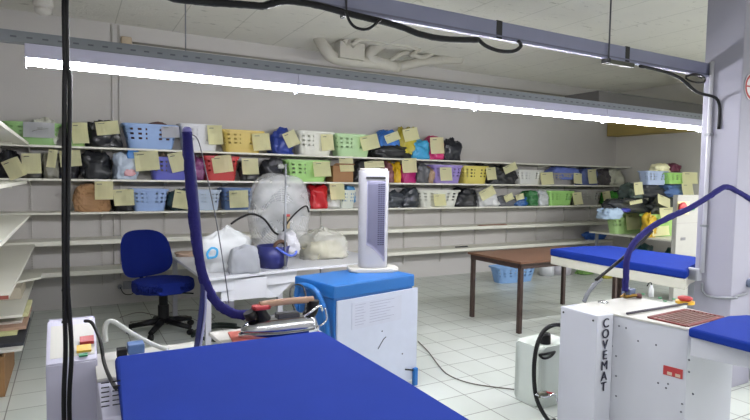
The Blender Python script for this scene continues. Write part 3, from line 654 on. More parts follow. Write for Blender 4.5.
# blue bucket with cloth
t = thing('bucket', 'dark blue bucket with bright blue strap on the white work table', 'bucket', (1.78, 5.30, TT))
obj('tub', lathe([(.135, 0), (.165, .22), (.158, .22), (.13, .01)], 28), plastic('#1a2068'), t, True)
obj('strap', T([(-.03, -.17, .22), (.04, -.18, .17), (.12, -.16, .13), (.19, -.12, .14), (.24, -.04, .19)], .012, 6), plastic('#3a59d0'), t)
tag(obj('white_cloth', bag_bm(.24, .2, .24, .2), mat('white_cloth2', '#c2c2c8', .9), None, True, loc=(1.93, 5.29, TT+.13)), 'white cloth hanging out of the dark blue bucket', 'cloth')
tag(obj('brown_rag', T([(1.76, 5.2, .96), (1.77, 5.19, 1.0), (1.82, 5.2, 1.02), (1.87, 5.21, 1.0), (1.88, 5.22, .96)], .02, 8), mat('brown_rag', '#5a4438', .9)), 'brown curled rag on the rim of the dark blue bucket', 'rag')
# clear bag with cream contents
t = thing('clear_bag', 'clear plastic bag of cream cloth lying right of the bucket', 'bag', (2.50, 5.72, TT))
obj('film', bag_bm(.58, .42, .36, .16, True, seed=9), clear_film('clearfilm', '#d8d8d0', .42), t, True)
obj('contents', bag_bm(.50, .34, .2, .12), mat('cream_cloth', '#bdb795', .9, var=.15, scale=20), t, True, loc=(0, 0, .004))
# fan under a plastic bag
t = thing('pedestal_fan', 'round caged fan wrapped under a translucent plastic bag on the work table', 'fan', (2.07, 5.98, TT)); t.scale = (.9, 1, 1)
FM = mat('fan_grey', '#c4c6c8', .4)
obj('base', lathe([(.16, 0), (.16, .02), (.04, .045), (.03, .12)], 24), FM, t, True)
obj('pole', T([(0, .06, .04), (0, .06, .40)], .018, 10, False), FM, t)
obj('motor', T([(0, .12, .44), (0, 0, .44)], .07, 18, False), DARK, t)
bm = bmesh.new()
for k in range(14):
    r = .03+.025*k
    yy = -.05-.05*math.sqrt(max(0, 1-(r/.37)**2))
    tube(bm, [(r*math.cos(2*PI*q/28), yy, .46+r*math.sin(2*PI*q/28)) for q in range(29)], .0022, 4, False, cap=False)
for k in range(16):
    a = 2*PI*k/16; tube(bm, [(q*.36*math.cos(a), -.05-.05*math.sqrt(1-q*q*.95), .46+q*.36*math.sin(a)) for q in (.06, .4, .7, .9, 1)], .0025, 4, False)
obj('guard', bm, FM, t)
for k in range(4):
    a = 2*PI*k/4+.4; bm = bmesh.new(); vv = []
    for q, wd in ((.05, .04), (.18, .1), (.3, .13)):
        for s in (-1, 1): vv.append(bm.verts.new((q*math.cos(a)-s*wd*math.sin(a), -.03-.02*s, .46+q*math.sin(a)+s*wd*math.cos(a))))
    bm.faces.new((vv[0], vv[1], vv[3], vv[2])); bm.faces.new((vv[2], vv[3], vv[5], vv[4])); bmesh.ops.solidify(bm, geom=list(bm.faces), thickness=.004)
    obj('blade', bm, mat('blade', '#8c9299', .4), t)
obj('warning_label', B((-.02, -.200, .34), (.065, -.192, .50)), [mat('label_dark', '#3a3836', .6)], t); obj('label_strip', B((.03, -.204, .34), (.065, -.2005, .47)), mat('label_tan', '#a89878', .7), t); obj('label_red', B((.0, -.208, .475), (.065, -.2045, .50)), RED, t)
cov = bag_bm(.70, .40, .96, .03, False, seed=21, flatf=.9)
for v in cov.verts: v.co.x *= .80+.20*min(1, v.co.z/.45)
tag(obj('fan_cover_bag', cov, clear_film('fanfilm', '#dddfe0', .33), None, True, loc=(2.07, 5.98, TT)), 'big translucent plastic bag pulled over the fan on the work table', 'plastic bag')
tag(obj('fan_cable', T(pix([(231, 224), (240, 218), (252, 214), (264, 219), (274, 232), (282, 236)], 5.5), .011, 8), BLACK), 'black cable arching over the shopping bag towards the fan', 'cable')
tag(obj('fan_flex', T([at(282, 234, 1, 5.5), at(288, 222, 1, 5.6), at(298, 211, 1, 5.6), at(306, 206, 1, 5.7), at(309, 212, 1, 5.8)], .009, 8), BLACK), 'black flex running across the front of the bagged fan', 'cable')
t = thing('upright_rod', 'thin grey upright rod standing on the front edge of the work table', 'rod', (1.848, 5.14, 0))
obj('rod', T([(0, 0, .752), (0, 0, 1.79)], .011, 8, False), GREY, t); obj('clamp', lathe([(.03, .7505), (.03, .765), (.014, .78)], 14), GREY, t)
# cables on the floor
def fl(l, z=.008): return [(at(x, y, 2, 0)+Vector((0, 0, z))) for x, y in l]
tag(obj('floor_cable', T(fl([(418, 342), (428, 352), (437, 364), (446, 374), (460, 381), (480, 386), (520, 391)]), .005, 6), mat('greycable', '#75706a', .6)), 'thin grey cable lying on the tiles right of the blue cabinet', 'cable')
tag(obj('tangled_wires', T(fl([(120, 318), (140, 313), (165, 318), (185, 316), (200, 322), (215, 318), (205, 312), (180, 311), (150, 320), (130, 323), (160, 326), (190, 320)]), .004, 5), mat('greycable', '#75706a', .6)), 'tangle of thin grey wires on the floor under the chair', 'wires')
tag(obj('floor_hose', T([p+Vector((0, 0, .012*i)) for i, p in enumerate(fl([(192, 338), (215, 330), (238, 332), (248, 340), (230, 347), (205, 347), (195, 341), (215, 334), (236, 336)], .02))], .018, 8), mat('darkgreen', '#1e2b27', .5)), 'dark coiled hose on the floor behind the ironing board', 'hose')
# ------------------------------------------------------------------ blue cabinet with tower fan
ang = .22; CW, CDp = .81, .50
t = thing('steam_cabinet', 'blue topped cabinet with white front panel under the tower fan', 'cabinet', (1.604, 3.459, 0), ang)
obj('top_cover', B((0, 0, .80), (CW, CDp, .90), .012), CABB, t)
obj('body', B((.012, .012, .05), (CW-.012, CDp-.01, .7995), .006), CABB, t)
obj('front_panel', B((.03, -.006, .045), (CW+.035, .0115, .80-.012), .003), mat('panel_white', '#b9bfd0', .35), t)
sh = obj('paper_sheet', B((.16, -.0085, .56), (.66, -.0065, .755)), mat('sheet_lilac', '#b9bdcd', .8), t)
bm = bmesh.new()
for r in range(8):
    for (a, b) in ((.19, .27+.02*(r % 3 == 0)), (.33, .58-.04*((r*7) % 3))): box(bm, (a, -.0095, .735-r*.021), (b, -.0086, .738-r*.021))
obj('print_lines', bm, mat('faint_ink', '#8e92a8', .8), sh)
obj('scratch', T([(.42, -.008, .37), (.47, -.008, .43), (.50, -.008, .45)], .003, 5), DARK, t)
obj('screw', lathe([(.006, 0), (.004, .004)], 8), DARK, t, loc=(.46, -.0065, .5), rot=(PI/2, 0, 0))
obj('screw', lathe([(.006, 0), (.004, .004)], 8), DARK, t, loc=(.68, -.0065, .28), rot=(PI/2, 0, 0))
obj('tube_handle', T([(-.04, .40, .30), (-.05, .40, .70), (-.05, .38, .83), (-.05, .33, .86), (-.05, .22, .865), (-.045, .13, .83), (-.03, .06, .70), (-.02, .02, .40), (-.02, .01, .05)], .020, 10), CABB, t)
obj('handle_bar', T([(-.012, .3, .84), (-.05, .3, .86)], .012, 8, False), CABB, t)
for x, y in ((.08, .07), (.08, .42), (CW-.06, .42)): obj('foot', lathe([(.03, 0), (.03, .05)], 12), BLACK, t, loc=(x, y, 0))
obj('front_foot', B((CW-.015, -.035, 0), (CW+.025, -.0065, .14), .005), CABB, t)
obj('latch', T([(CW-.10, -.015, .15), (CW-.01, -.02, .125)], .006, 6, False), DARK, t)
# tower fan
TFc = Vector((2.17, 3.93, .901))
t = thing('tower_fan', 'white and lilac tower fan standing on the blue cabinet', 'fan', tuple(TFc), -.32); t.scale = (.93, .93, 1)
obj('base', prism(rrect(.44, .27, .07, 6), 0, .03, .01, 2), WHITE2, t, True)
bm = bmesh.new(); n = 36
def sec(z):
    k = z/.82; rx, ry = .128+.006*k, .095+.006*k; return [(rx*math.copysign(abs(math.cos(2*PI*i/n))**.8, math.cos(2*PI*i/n)), ry*math.copysign(abs(math.sin(2*PI*i/n))**.8, math.sin(2*PI*i/n)), z) for i in range(n)]
zs_ = [.031, .05, .3, .6, .80, .82, .825]; R_ = [[bm.verts.new((p[0]*(1 if q < 6 else .9), p[1]*(1 if q < 6 else .9), p[2])) for p in sec(z)] for q, z in enumerate(zs_)]
for i in range(len(R_)-1):
    for k in range(n): bm.faces.new((R_[i][k], R_[i][(k+1) % n], R_[i+1][(k+1) % n], R_[i+1][k]))
bm.faces.new(R_[0]); bm.faces.new(R_[-1])
obj('shell', bm, mat('fan_shell', '#a3a3a9', .35), t, True)
# lilac front inset curving below
bm = bmesh.new(); pts = []
def fy(x, z): 
    k = z/.82; rx, ry = .128+.006*k, .095+.006*k; return -ry*(1-min(.999, abs(x)/rx)**2.5)**(1/2.5)-.004
cols = 16; rows_ = 16
grid = []
for i in range(cols+1):
    x = -.075+.165*i/cols; u = i/cols
    zb = .22-.14*u**1.5 if True else .1
    grid.append([bm.verts.new((x, fy(x, zb+(.74-zb)*j/rows_), zb+(.74-zb)*j/rows_)) for j in range(rows_+1)])
for i in range(cols):
    for j in range(rows_): bm.faces.new((grid[i][j], grid[i+1][j], grid[i+1][j+1], grid[i][j+1]))
bmesh.ops.solidify(bm, geom=list(bm.faces), thickness=.003)
obj('front_inset', bm, mat('fan_lilac', '#8888a2', .4), t, True)
bm = bmesh.new()
for r in range(30):
    z = .22+.0168*r
    for cI in range(3):
        x = .022+.021*cI; box(bm, (x, fy(x+.008, z)-.004, z), (x+.017, fy(x+.008, z)-.0005, z+.009))
obj('grille_slots', bm, mat('grille_dark', '#50506a', .5), t)
obj('display_strip', B((-.085, fy(0, .765)-.004, .755), (.085, fy(0, .765)+.02, .772), .002), DARK, t)
obj('top_panel', prism(rrect(.24, .17, .06, 6), .826, .84, .004), WHITE2, t, True)
# ------------------------------------------------------------------ brown table and things under it
t = thing('brown_table', 'empty brown wooden table with dark metal legs near the back shelves', 'table', (5.2, 4.77, 0))
tx0, tx1, ty0, ty1 = -1.0, .66, -.45, .45
obj('tabletop', B((tx0, ty0, .765), (tx1, ty1, .79), .003), WOODT, t)
obj('frame', box(box(box(box(bmesh.new(), (tx0+.03, ty0+.02, .71), (tx1-.03, ty0+.045, .7645)), (tx0+.03, ty1-.045, .71), (tx1-.03, ty1-.02, .7645)), (tx0+.02, ty0+.0455, .71), (tx0+.045, ty1-.0455, .7645)), (tx1-.045, ty0+.0455, .71), (tx1-.02, ty1-.0455, .7645)), LEG, t)
for x, y in ((tx0+.05, ty0+.05), (tx0+.05, ty1-.05), (tx1-.05, ty0+.05), (tx1-.05, ty1-.05)): obj('leg', B((x-.022, y-.022, 0), (x+.022, y+.022, .7095)), LEG, t)
basket(502, 541, 266, .001, '#6f9bd0', 'blue laundry basket on the floor under the brown table', Y=6.6, D_=.3, group='things under the brown table')
for x0, x1, y0, c, lab in ((543, 554, 264, '#c0c3c8', 'white canister on the floor right of the blue floor basket'), (555, 570, 265, '#b0aeb6', 'grey white canister beside the far leg of the brown table')):
    xa, xb = at(x0, 270, 1, 6.9).x, at(x1, 270, 1, 6.9).x
    t = thing('canister', lab, 'canister', ((xa+xb)/2, 6.95, 0), 0, 'things under the brown table')
    obj('body', lathe([((xb-xa)/2, 0), ((xb-xa)/2, .18), ((xb-xa)*.3, .21)], 20), plastic(c), t, True); obj('cap', lathe([(.03, .211), (.03, .24)], 12), plastic('#8a8d99'), t)
tag(obj('green_bag', bag_bm(.42, .22, .09, .15), film('#6f9a4c'), None, True, loc=(at(588, 272, 1, 6.7).x, 6.75, 0)), 'flat green bag on the floor behind the far blue board', 'bag')
tag(obj('yellow_rag', bag_bm(.25, .2, .06, .15), film('#b0a83a'), None, True, loc=(at(606, 276, 1, 6.3).x, 6.3, 0)), 'small yellowish rag on the floor right of the green bag', 'rag')
# ------------------------------------------------------------------ far ironing table (behind the column)
def board(name_t, poly, z, label, th=.055, parent=None, m=BLUEB, sag=0):
    return prism(poly, z-th, z, .018, 3)
ZB2 = .95
t = thing('ironing_table', 'far ironing table with blue padded board reaching left from behind the column', 'ironing table', (5.0, 3.3, 0))
off = Vector((5.0, 3.3))
p2 = [at(549.6, 248.5, 2, ZB2), at(580, 246, 2, ZB2), at(610, 245.4, 2, ZB2), at(687, 255.6, 2, ZB2), Vector((5.3, 2.95, 0)), Vector((4.70, 2.78, 0)), at(687, 270.5, 2, ZB2), at(600, 257, 2, ZB2)]
obj('padded_board', prism([(p.x-5.0, p.y-3.3) for p in p2], ZB2-.075, ZB2, .02, 3), BLUEB, t)
def inset(pts, k):
    c = sum((Vector(p) for p in pts), Vector((0, 0)))/len(pts); return [tuple(c+(Vector(p)-c)*k) for p in pts]
obj('board_base', prism(inset([(p.x-5.0, p.y-3.3) for p in p2], .985), ZB2-.165, ZB2-.0755, .01), mat('cream_metal', '#cfcdbf', .45), t)
obj('machine_body', B((.02, -1.2, 0), (.7, -.3, ZB2-.166), .01), WHITE, t)
obj('support_leg', B((.25, .55, 0), (.32, .62, ZB2-.166)), LEG, t)
# control cabinet with emergency stop
q = at(678, 195, 1, 4.6)
CABM = mat('cabinet_cream', '#9a9993', .45)
t = thing('control_cabinet', 'white control cabinet with red stop button left of the column', 'control cabinet', (q.x, 4.6, 0))
ww = at(703, 195, 1, 4.6).x-q.x
hh = q.z
obj('body', B((0, 0, 0), (ww, .07, hh), .008), CABM, t)
bx = (at(679, 208, 1, 4.6)-Vector((q.x, 4.6, 0))); 
obj('yellow_plate', B((bx.x-.05, -.012, bx.z-.09), (bx.x+.22, -.0005, bx.z+.09), .003), plastic('#cfc58a'), t)
obj('stop_button', lathe([(.04, 0), (.05, .02), (.08, .03), (.085, .055), (.06, .07)], 24), RED, t, True, loc=(bx.x, -.0125, bx.z), rot=(PI/2, 0, 0))
obj('green_switch', lathe([(.035, 0), (.035, .03)], 16), GRN, t, loc=(bx.x+.30, -.0005, bx.z), rot=(PI/2, 0, 0))
nb = at(681, 239, 1, 4.6)-Vector((q.x, 4.6, 0)); obj('name_plate', B((nb.x-.01, -.004, nb.z-.02), (nb.x+.1, -.0005, nb.z+.02)), mat('plate_grey', '#6c6c70', .5), t)
for z in (nb.z+.22, nb.z-.25): obj('panel_seam', B((.005, -.003, z), (ww-.005, -.0005, z+.006)), mat('seam', '#8d8c88', .6), t)
# ------------------------------------------------------------------ ironing machine at right (COVEMAT)
t = thing('ironing_machine', 'white ironing machine with vertical black lettering and blue board in right foreground', 'ironing machine', (2.95, 2.2, 0))
o2 = Vector((2.95, 2.2, 0)); HZ = .85
bod = [(2.905, 2.47), (2.905, 2.2), (2.99, 1.77), (3.46, 1.77), (3.50, 2.47)]
obj('body', prism([(x-o2.x, y-o2.y) for x, y in bod], .06, HZ-.012, .006), WHITE, t)
obj('top_plate', prism([(x-o2.x, y-o2.y) for x, y in [(2.90, 2.475), (2.90, 2.195), (2.985, 1.765), (3.465, 1.765), (3.505, 2.475)]], HZ-.0115, HZ, .003), WHITE2, t)
for x, y in ((3.0, 2.4), (3.4, 2.4), (3.05, 1.85), (3.4, 1.85)): obj('foot', lathe([(.03, 0), (.03, .0595)], 12), BLACK, t, loc=(x-o2.x, y-o2.y, 0))
cb = obj('side_cover', prism([(2.765-o2.x, 2.475-o2.y), (2.765-o2.x, 2.19-o2.y), (2.8995-o2.x, 2.18-o2.y), (2.8995-o2.x, 2.475-o2.y)], .10, HZ, .006), WHITE, t)
for dy, dz in ((.25, -.035), (.02, -.035)): obj('screw', lathe([(.007, 0), (.005, .004)], 10), DARK, t, loc=(2.7645-o2.x, 2.20+dy-o2.y, HZ+dz), rot=(0, -PI/2, 0))
tx = bpy.data.curves.new('lettering', 'FONT'); tx.body = 'C\nO\nV\nE\nM\nA\nT'; tx.align_x = 'CENTER'; tx.size = .080; tx.space_line = .82; tx.extrude = .0008; tx.offset = .0
to = bpy.data.objects.new('lettering', tx); C.objects.link(to)
dg = bpy.context.evaluated_depsgraph_get(); me = bpy.data.meshes.new_from_object(to.evaluated_get(dg)); bpy.data.objects.remove(to)
me.materials.clear(); me.materials.append(mat('letter_ink', '#1c1c30', .5))
bb = bmesh.new(); bb.from_mesh(me); g0 = list(bb.verts)+list(bb.edges)+list(bb.faces)
for dx in (-.002, .002):
    r = bmesh.ops.duplicate(bb, geom=g0); dv = [e for e in r['geom'] if isinstance(e, bmesh.types.BMVert)]
    for v in dv: v.co.x += dx; v.co.z += dx*.05
bb.to_mesh(me); bb.free()
lo = bpy.data.objects.new('lettering', me); C.objects.link(lo); lo.parent = t; lo.location = (2.829-o2.x, 2.178-o2.y, HZ-.075); lo.rotation_euler = (PI/2, 0, 0); lo['label'] = 'black stacked letters reading COVEMAT'
def onf(x, y, X=2.94): return at(x, y, 0, X)-o2
# red rating plate and rivets on the long side (face runs from (2.905,2.2) to (2.99,1.77))
fd = Vector((2.99-2.905, 1.77-2.2, 0)).normalized(); fn = Vector((fd.y, -fd.x, 0)); fn = fn if fn.x < 0 else -fn
def face_hit(x, y):
    d = _f+(x-375)/FPX*RT-(y-210)/FPX*UP; p = Vector((2.905, 2.2, 0)); k = (p-CAMP).dot(fn)/d.dot(fn); return CAMP+d*k-o2
pc = face_hit(673, 372); rzf = math.atan2(fd.y, fd.x)
pl = obj('rating_plate', B((-.052, -.003, -.027), (.052, -.0005, .027)), RED, t, loc=pc, rot=(0, 0, rzf))
obj('plate_print', box(B((-.03, -.0042, -.022), (-.004, -.0031, -.004)), (.014, -.0042, -.022), (.04, -.0042+.0011, -.004)), mat('plate_cream', '#b8a894', .6), pl)
for x, y in ((626, 328), (619, 326), (656, 345), (638, 341), (689, 360), (689, 372), (668, 384), (666, 388), (658, 383), (693, 394), (616, 356), (616, 376), (616, 396), (682, 404), (681, 412), (612, 346)):
    obj('rivet', lathe([(.006, 0), (.004, .003)], 8), mat('rivet', '#585a66', .5), t, loc=face_hit(x, y), rot=(PI/2, 0, rzf))
# suction grille on top
g4 = [at(x, y, 2, HZ+.004)-o2 for x, y in ((649, 317.5), (687, 326), (723, 317), (686, 309.5))]
fr = bmesh.new()
def strip(bm, a, b, wd, z0, z1):
    d = (b-a); n_ = Vector((-d.y, d.x, 0)).normalized()*wd/2
    vs2 = [Vector((p.x, p.y, z)) for z in (z0, z1) for p in (a-n_, b-n_, b+n_, a+n_)]
    v = [bm.verts.new(p) for p in vs2]
    for f in ((0, 1, 2, 3), (7, 6, 5, 4), (0, 4, 5, 1), (1, 5, 6, 2), (2, 6, 7, 3), (3, 7, 4, 0)): bm.faces.new([v[i] for i in f])
for i in range(4): strip(fr, g4[i], g4[(i+1) % 4], .022, HZ+.0005, HZ+.008)
REDM = mat('grille_red', '#6a2824', .6, var=.2)
gf = obj('grille', fr, REDM, t)
obj('grille_bed', prism([(p.x, p.y) for p in g4], HZ+.0003, HZ+.002), mat('bed_dark', '#2f2825', .7), gf)
fr = bmesh.new()
for k in range(1, 9):
    a = g4[0].lerp(g4[1], k/9); b = g4[3].lerp(g4[2], k/9); strip(fr, a, b, .011, HZ+.0025, HZ+.007)
obj('grille_bars', fr, mat('bars', '#6e4a40', .5), gf)
a, b = at(627, 313.5, 2, HZ+.01)-o2, at(688, 303.5, 2, HZ+.01)-o2
obj('slot_rod', T([a, b], .008, 8, False), mat('rod_dark', '#4a4650', .4, .4), t)
for px, py in ((651, 296), (660, 298), (665, 301), (674, 299), (643, 294)):
    p = at(px, py, 2, HZ+.003)-o2; obj('button', lathe([(.012, 0), (.012, .006)], 12), GRN, t, loc=(p.x, p.y, HZ+.0003))
p = at(685, 302, 2, HZ+.01)-o2
obj('button_plate', lathe([(.058, 0), (.058, .018)], 20), YEL, t, loc=(p.x, p.y, HZ+.0003)); obj('stop_button', lathe([(.03, .0), (.045, .012), (.045, .022), (.03, .03)], 20), RED, t, True, loc=(p.x, p.y, HZ+.019))
p = at(603, 302.5, 2, HZ)-o2; obj('chrome_cap', lathe([(.035, 0), (.034, .006), (.015, .012)], 20), CHROME, t, True, loc=(p.x, p.y, HZ+.0003))
# board + arm to the right
ZB3 = .885
pb3 = [at(688, 327.5, 2, ZB3), at(727, 315.5, 2, ZB3), at(745, 314.5, 2, ZB3), Vector((3.62, 1.55, 0)), Vector((3.55, .75, 0)), Vector((3.28, .55, 0)), Vector((3.02, .75, 0)), at(750, 343, 2, ZB3)]
pp3 = [(p.x-o2.x, p.y-o2.y) for p in pb3]
obj('padded_board', prism(pp3, ZB3-.05, ZB3, .014, 3), BLUEB, t)
obj('board_arm', prism(inset([(pp3[0][0]+.0, pp3[0][1]), (pp3[1][0], pp3[1][1]), (3.5-o2.x, .95-o2.y), (3.12-o2.x, .95-o2.y)], .97), ZB3-.155, ZB3-.0505, .006), WHITE, t)
# hose arm with valve
vb = at(624, 298, 2, HZ)
t = thing('iron_hose', 'blue sleeved hose arm rising from the lettered machine and bending past the column', 'hose', (vb.x, vb.y, HZ))
ov = Vector(t.location)
YV = vb.y
obj('sleeve', T([p-ov for p in [at(625, 291, 1, YV), at(626, 275, 1, YV), at(627, 258, 1, YV), at(634, 243, 1, YV), at(650, 228, 1, YV), at(668, 218, 1, YV-.02), at(690, 208, 1, YV-.04), at(710, 196, 1, YV-.05), at(725, 187, 1, YV-.06), at(738, 192, 1, YV-.06), at(756, 203, 1, YV-.07), at(800, 232, 1, YV-.1)]], .021, 12, wob=.25), HOSE, t, True)
obj('spring_arm', T([p-ov for p in [at(596, 280, 1, YV+.05), at(618, 262, 1, YV+.05), at(640, 243, 1, YV+.04), at(652, 231, 1, YV+.03)]], .011, 8), BLACK, t)
obj('grey_hose', T([p-ov for p in [at(584, 302, 1, YV+.05), at(588, 293, 1, YV+.05), at(595, 284, 1, YV+.05), at(601, 279, 1, YV+.05)]], .014, 8), mat('hosegrey', '#6c6f76', .5), t)
obj('solenoid', B((.02, -.03, .015), (.085, .04, .065), .006), mat('solenoid', '#56617c', .5), t)
obj('valve_body', T([(-.03, -.02, .03), (.0, -.01, .012), (.05, -.035, .02), (.09, -.05, .02)], .012, 8), BRASS, t)
obj('valve_knob', lathe([(.018, 0), (.02, .02), (.012, .03)], 14), mat('knob_maroon', '#5a2f33', .5), t, True, loc=(.085, -.055, .005))
obj('valve_lever', T([(-.02, -.02, .035), (-.09, -.04, .0155+.01)], .006, 6, False), BRASS, t)
t = thing('oil_bottle', 'small clear white bottle with dark spout beside the hose valve', 'bottle', (*at(651, 297, 2, HZ).xy, HZ+.0005))
obj('body', lathe([(.017, 0), (.017, .06), (.009, .07), (.009, .085)], 16), plastic('#d0d2d4'), t, True); obj('spout', T([(0, 0, .085), (-.005, 0, .1), (-.03, 0, .1), (-.05, .0, .08)], .004, 6), BLACK, t)
# jerrican and its hose
t = thing('jerrican', 'translucent white plastic jerrican with black cap on the floor beside the machine', 'jerrican', (3.13, 2.95, 0), .05)
JM = mat('jerry', '#c6cdc6', .4, var=.04)
obj('body', prism(rrect(.37, .27, .05, 5), .001, .45, .03, 3), JM, t)
obj('cap', lathe([(.04, .451), (.04, .52), (.03, .53)], 20), BLACK, t, loc=(-.06, -.06, 0)); obj('handle', T([(-.19, -.12, .40), (-.17, -.17, .42), (-.10, -.17, .42), (-.06, -.15, .41), (-.10, -.15, .385), (-.17, -.15, .38), (-.19, -.12, .40)], .009, 8), BLACK, t)
tag(obj('drain_hose', T([at(566, 326, 1, 2.55), at(554, 325, 1, 2.55), at(543, 332, 1, 2.55), at(536, 350, 1, 2.55), at(534, 375, 1, 2.55), at(537, 400, 1, 2.55), at(548, 420, 1, 2.56), Vector((2.86, 2.58, .03))], .014, 10), BLACK), 'black rubber hose arching over the white jerrican', 'hose')
t = thing('drain_valve', 'small metal valve with red lever in front of the jerrican', 'valve', tuple(at(543, 394, 1, 2.54)))
obj('body', T([(-.05, 0, 0), (.03, 0, 0)], .018, 10, False), mat('valve_metal', '#5c5c50', .4, .5), t); obj('lever', T([(.02, -.01, .012), (.10, -.01, -.015)], .007, 6, False), RED, t)
obj('pipe', T([(-.07, -.0, .012), (0, -.02, -.015), (.08, -.02, -.01), (.12, 0, -.03), (.14, 0, -.09)], .007, 8), CHROME, t)
# ------------------------------------------------------------------ foreground ironing table
ZB = .90
t = thing('ironing_table', 'large royal blue ironing board in the centre foreground with white machine base', 'ironing table', (.6, 1.9, 0))
o3 = Vector((.6, 1.9, 0))
poly = [(.15, 2.485), (1.06, 2.47), (1.082, 2.44), (1.085, 1.7), (1.085, 1.3), (1.06, .85), (.9, .62), (.35, .62), (.16, .85), (.13, 1.8)]
obj('padded_board', prism([(x-o3.x, y-o3.y) for x, y in poly], ZB-.055, ZB, .018, 3), BLUEB, t)
obj('board_base', prism(inset([(x-o3.x, y-o3.y) for x, y in poly], .96), ZB-.11, ZB-.0555, .008), WHITE, t)
obj('body', B((.085-o3.x, 2.12-o3.y, .08), (.56-o3.x, 2.86-o3.y, .79), .008), LILAC, t)
obj('top_plate', B((.083-o3.x, 2.50-o3.y, .7905), (.562-o3.x, 2.865-o3.y, .805), .004), WHITE2, t)
bm = bmesh.new(); v0 = at(101, 384, 1, 2.119)-o3
for r in range(6):
    for c_ in range(2): box(bm, (v0.x+.036*c_, v0.y-.0005, v0.z-r*.017), (v0.x+.026+.036*c_, v0.y+.0008, v0.z+.004-r*.017))
obj('vent_slots', bm, DARK, t)
for x, y in ((.12, 2.17), (.5, 2.17), (.12, 2.8), (.5, 2.8)): obj('foot', lathe([(.025, 0), (.025, .0795)], 12), BLACK, t, loc=(x-o3.x, y-o3.y, 0))
obj('iron_rest', prism([(.62-o3.x, 2.495-o3.y), (1.12-o3.x, 2.495-o3.y), (1.12-o3.x, 2.78-o3.y), (.60-o3.x, 2.80-o3.y)], .845, .865, .004), WHITE2, t)
obj('rest_arm', B((.5625-o3.x, 2.55-o3.y, .77), (.9-o3.x, 2.62-o3.y, .8445), .004), WHITE, t)
# solenoid, brass pipes, hose on its top
obj('solenoid', B((.215-o3.x, 2.66-o3.y, .84), (.285-o3.x, 2.73-o3.y, .885), .006), mat('sol_blue', '#4d6a9a', .5), t)
obj('solenoid_plug', B((.17-o3.x, 2.66-o3.y, .83), (.212-o3.x, 2.71-o3.y, .87), .005), BLACK, t)
obj('brass_pipe', T([(.19-o3.x, 2.68-o3.y, .812), (.24-o3.x, 2.68-o3.y, .825), (.32-o3.x, 2.66-o3.y, .815)], .012, 8), BRASS, t)
obj('valve_knob', lathe([(.015, 0), (.017, .02)], 12), BLACK, t, loc=(.33-o3.x, 2.655-o3.y, .81))
obj('steam_hose', T([p-o3 for p in [at(106, 342, 1, 2.8), at(105, 327, 1, 2.8), at(112, 321, 1, 2.8), at(130, 332, 1, 2.78), at(150, 343, 1, 2.75), at(168, 350, 1, 2.7)]], .011, 8), mat('hose_white', '#c0c3bf', .4), t)
obj('power_cable', T([p-o3 for p in [at(85, 321, 1, 2.75), at(92, 323, 1, 2.7), at(100, 340, 1, 2.6), at(104, 362, 1, 2.5), at(110, 378, 1, 2.3), at(116, 388, 1, 2.1)]], .0075, 8), BLACK, t)
# control box at the left
t = thing('control_box', 'white sloped control box with red and yellow switches in the left foreground', 'control box', (.0, 2.8, 0))
bm = bmesh.new(); prof = [(2.68, .30), (2.68, .835), (2.93, .965), (2.98, .965), (2.98, .30)]
vv = [[bm.verts.new((x, y-2.8, z)) for y, z in prof] for x in (-.105, .092)]
bm.faces.new(vv[0]); bm.faces.new(vv[1][::-1])
for k in range(5): bm.faces.new((vv[0][k], vv[0][(k+1) % 5], vv[1][(k+1) % 5], vv[1][k]))
bmesh.ops.bevel(bm, geom=list(bm.edges), offset=.006, segments=2, affect='EDGES'); obj('housing', bm, LILAC, t)
obj('pedestal', B((-.06, -.07, 0), (.05, .12, .2995), .005), LILAC, t)
sl = math.atan2(.13, .25)
def onsl(x, y, z): 
    yy = y; return (x, yy-2.8+.0, .835+(yy-2.68)*math.tan(sl)+z)
for nm, m, x0, x1, y0, y1, h in (('face_plate', WHITE2, -.09, .083, 2.70, 2.91, .002), ('red_switch', RED, .025, .082, 2.765, 2.805, .018), ('yellow_plate', plastic('#e0b02a'), .012, .070, 2.722, 2.762, .012), ('green_button', GRN, .02, .055, 2.70, 2.716, .008)):
    b0 = B((-(x1-x0)/2, -(y1-y0)/2, .0005 if h < .003 else .0028), ((x1-x0)/2, (y1-y0)/2, h+.0028 if h > .003 else h), 0 if h < .003 else .002)
    obj(nm, b0, m, t, loc=onsl((x0+x1)/2, (y0+y1)/2, 0), rot=(sl, 0, 0))
# mast and sleeved hose of the foreground table
t = thing('iron_hose', 'blue sleeved hose hanging from the tall mast down to the steam iron', 'hose', (.525, 2.72, .806))
o4 = Vector(t.location); YM = 2.72
obj('mast', T([p-o4 for p in [at(196, 352, 1, YM), at(201, 315, 1, YM), at(203, 285, 1, YM), at(199, 235, 1, YM+.03), at(194, 180, 1, YM+.03), at(189, 135, 1, YM+.02)]], .014, 10), mat('mast_paint', '#24285c', .4, var=.15), t)
obj('mast_stripe', T([p-o4 for p in [at(200, 350, 1, YM-.012), at(205, 315, 1, YM-.012), at(206, 290, 1, YM-.012)]], .006, 8), mat('stripe', '#9a9cc0', .4), t)
obj('sleeve', T([p-o4 for p in [at(187, 132, 1, YM), at(188.5, 160, 1, YM), at(191.5, 195, 1, YM), at(195.5, 235, 1, YM), at(201, 268, 1, YM), at(209, 291, 1, YM), at(220, 306, 1, YM-.03), at(236, 314, 1, YM-.06), at(250, 314, 1, YM-.08), at(262, 310, 1, YM-.1)]], .0235, 12, wob=.3), HOSE, t, True)
obj('sleeve_cap', lathe([(.022, -.005), (.022, .01), (.012, .02)], 14), mat('capgrey', '#6d6aa8', .5), t, True, loc=at(187, 131, 1, YM)-o4)
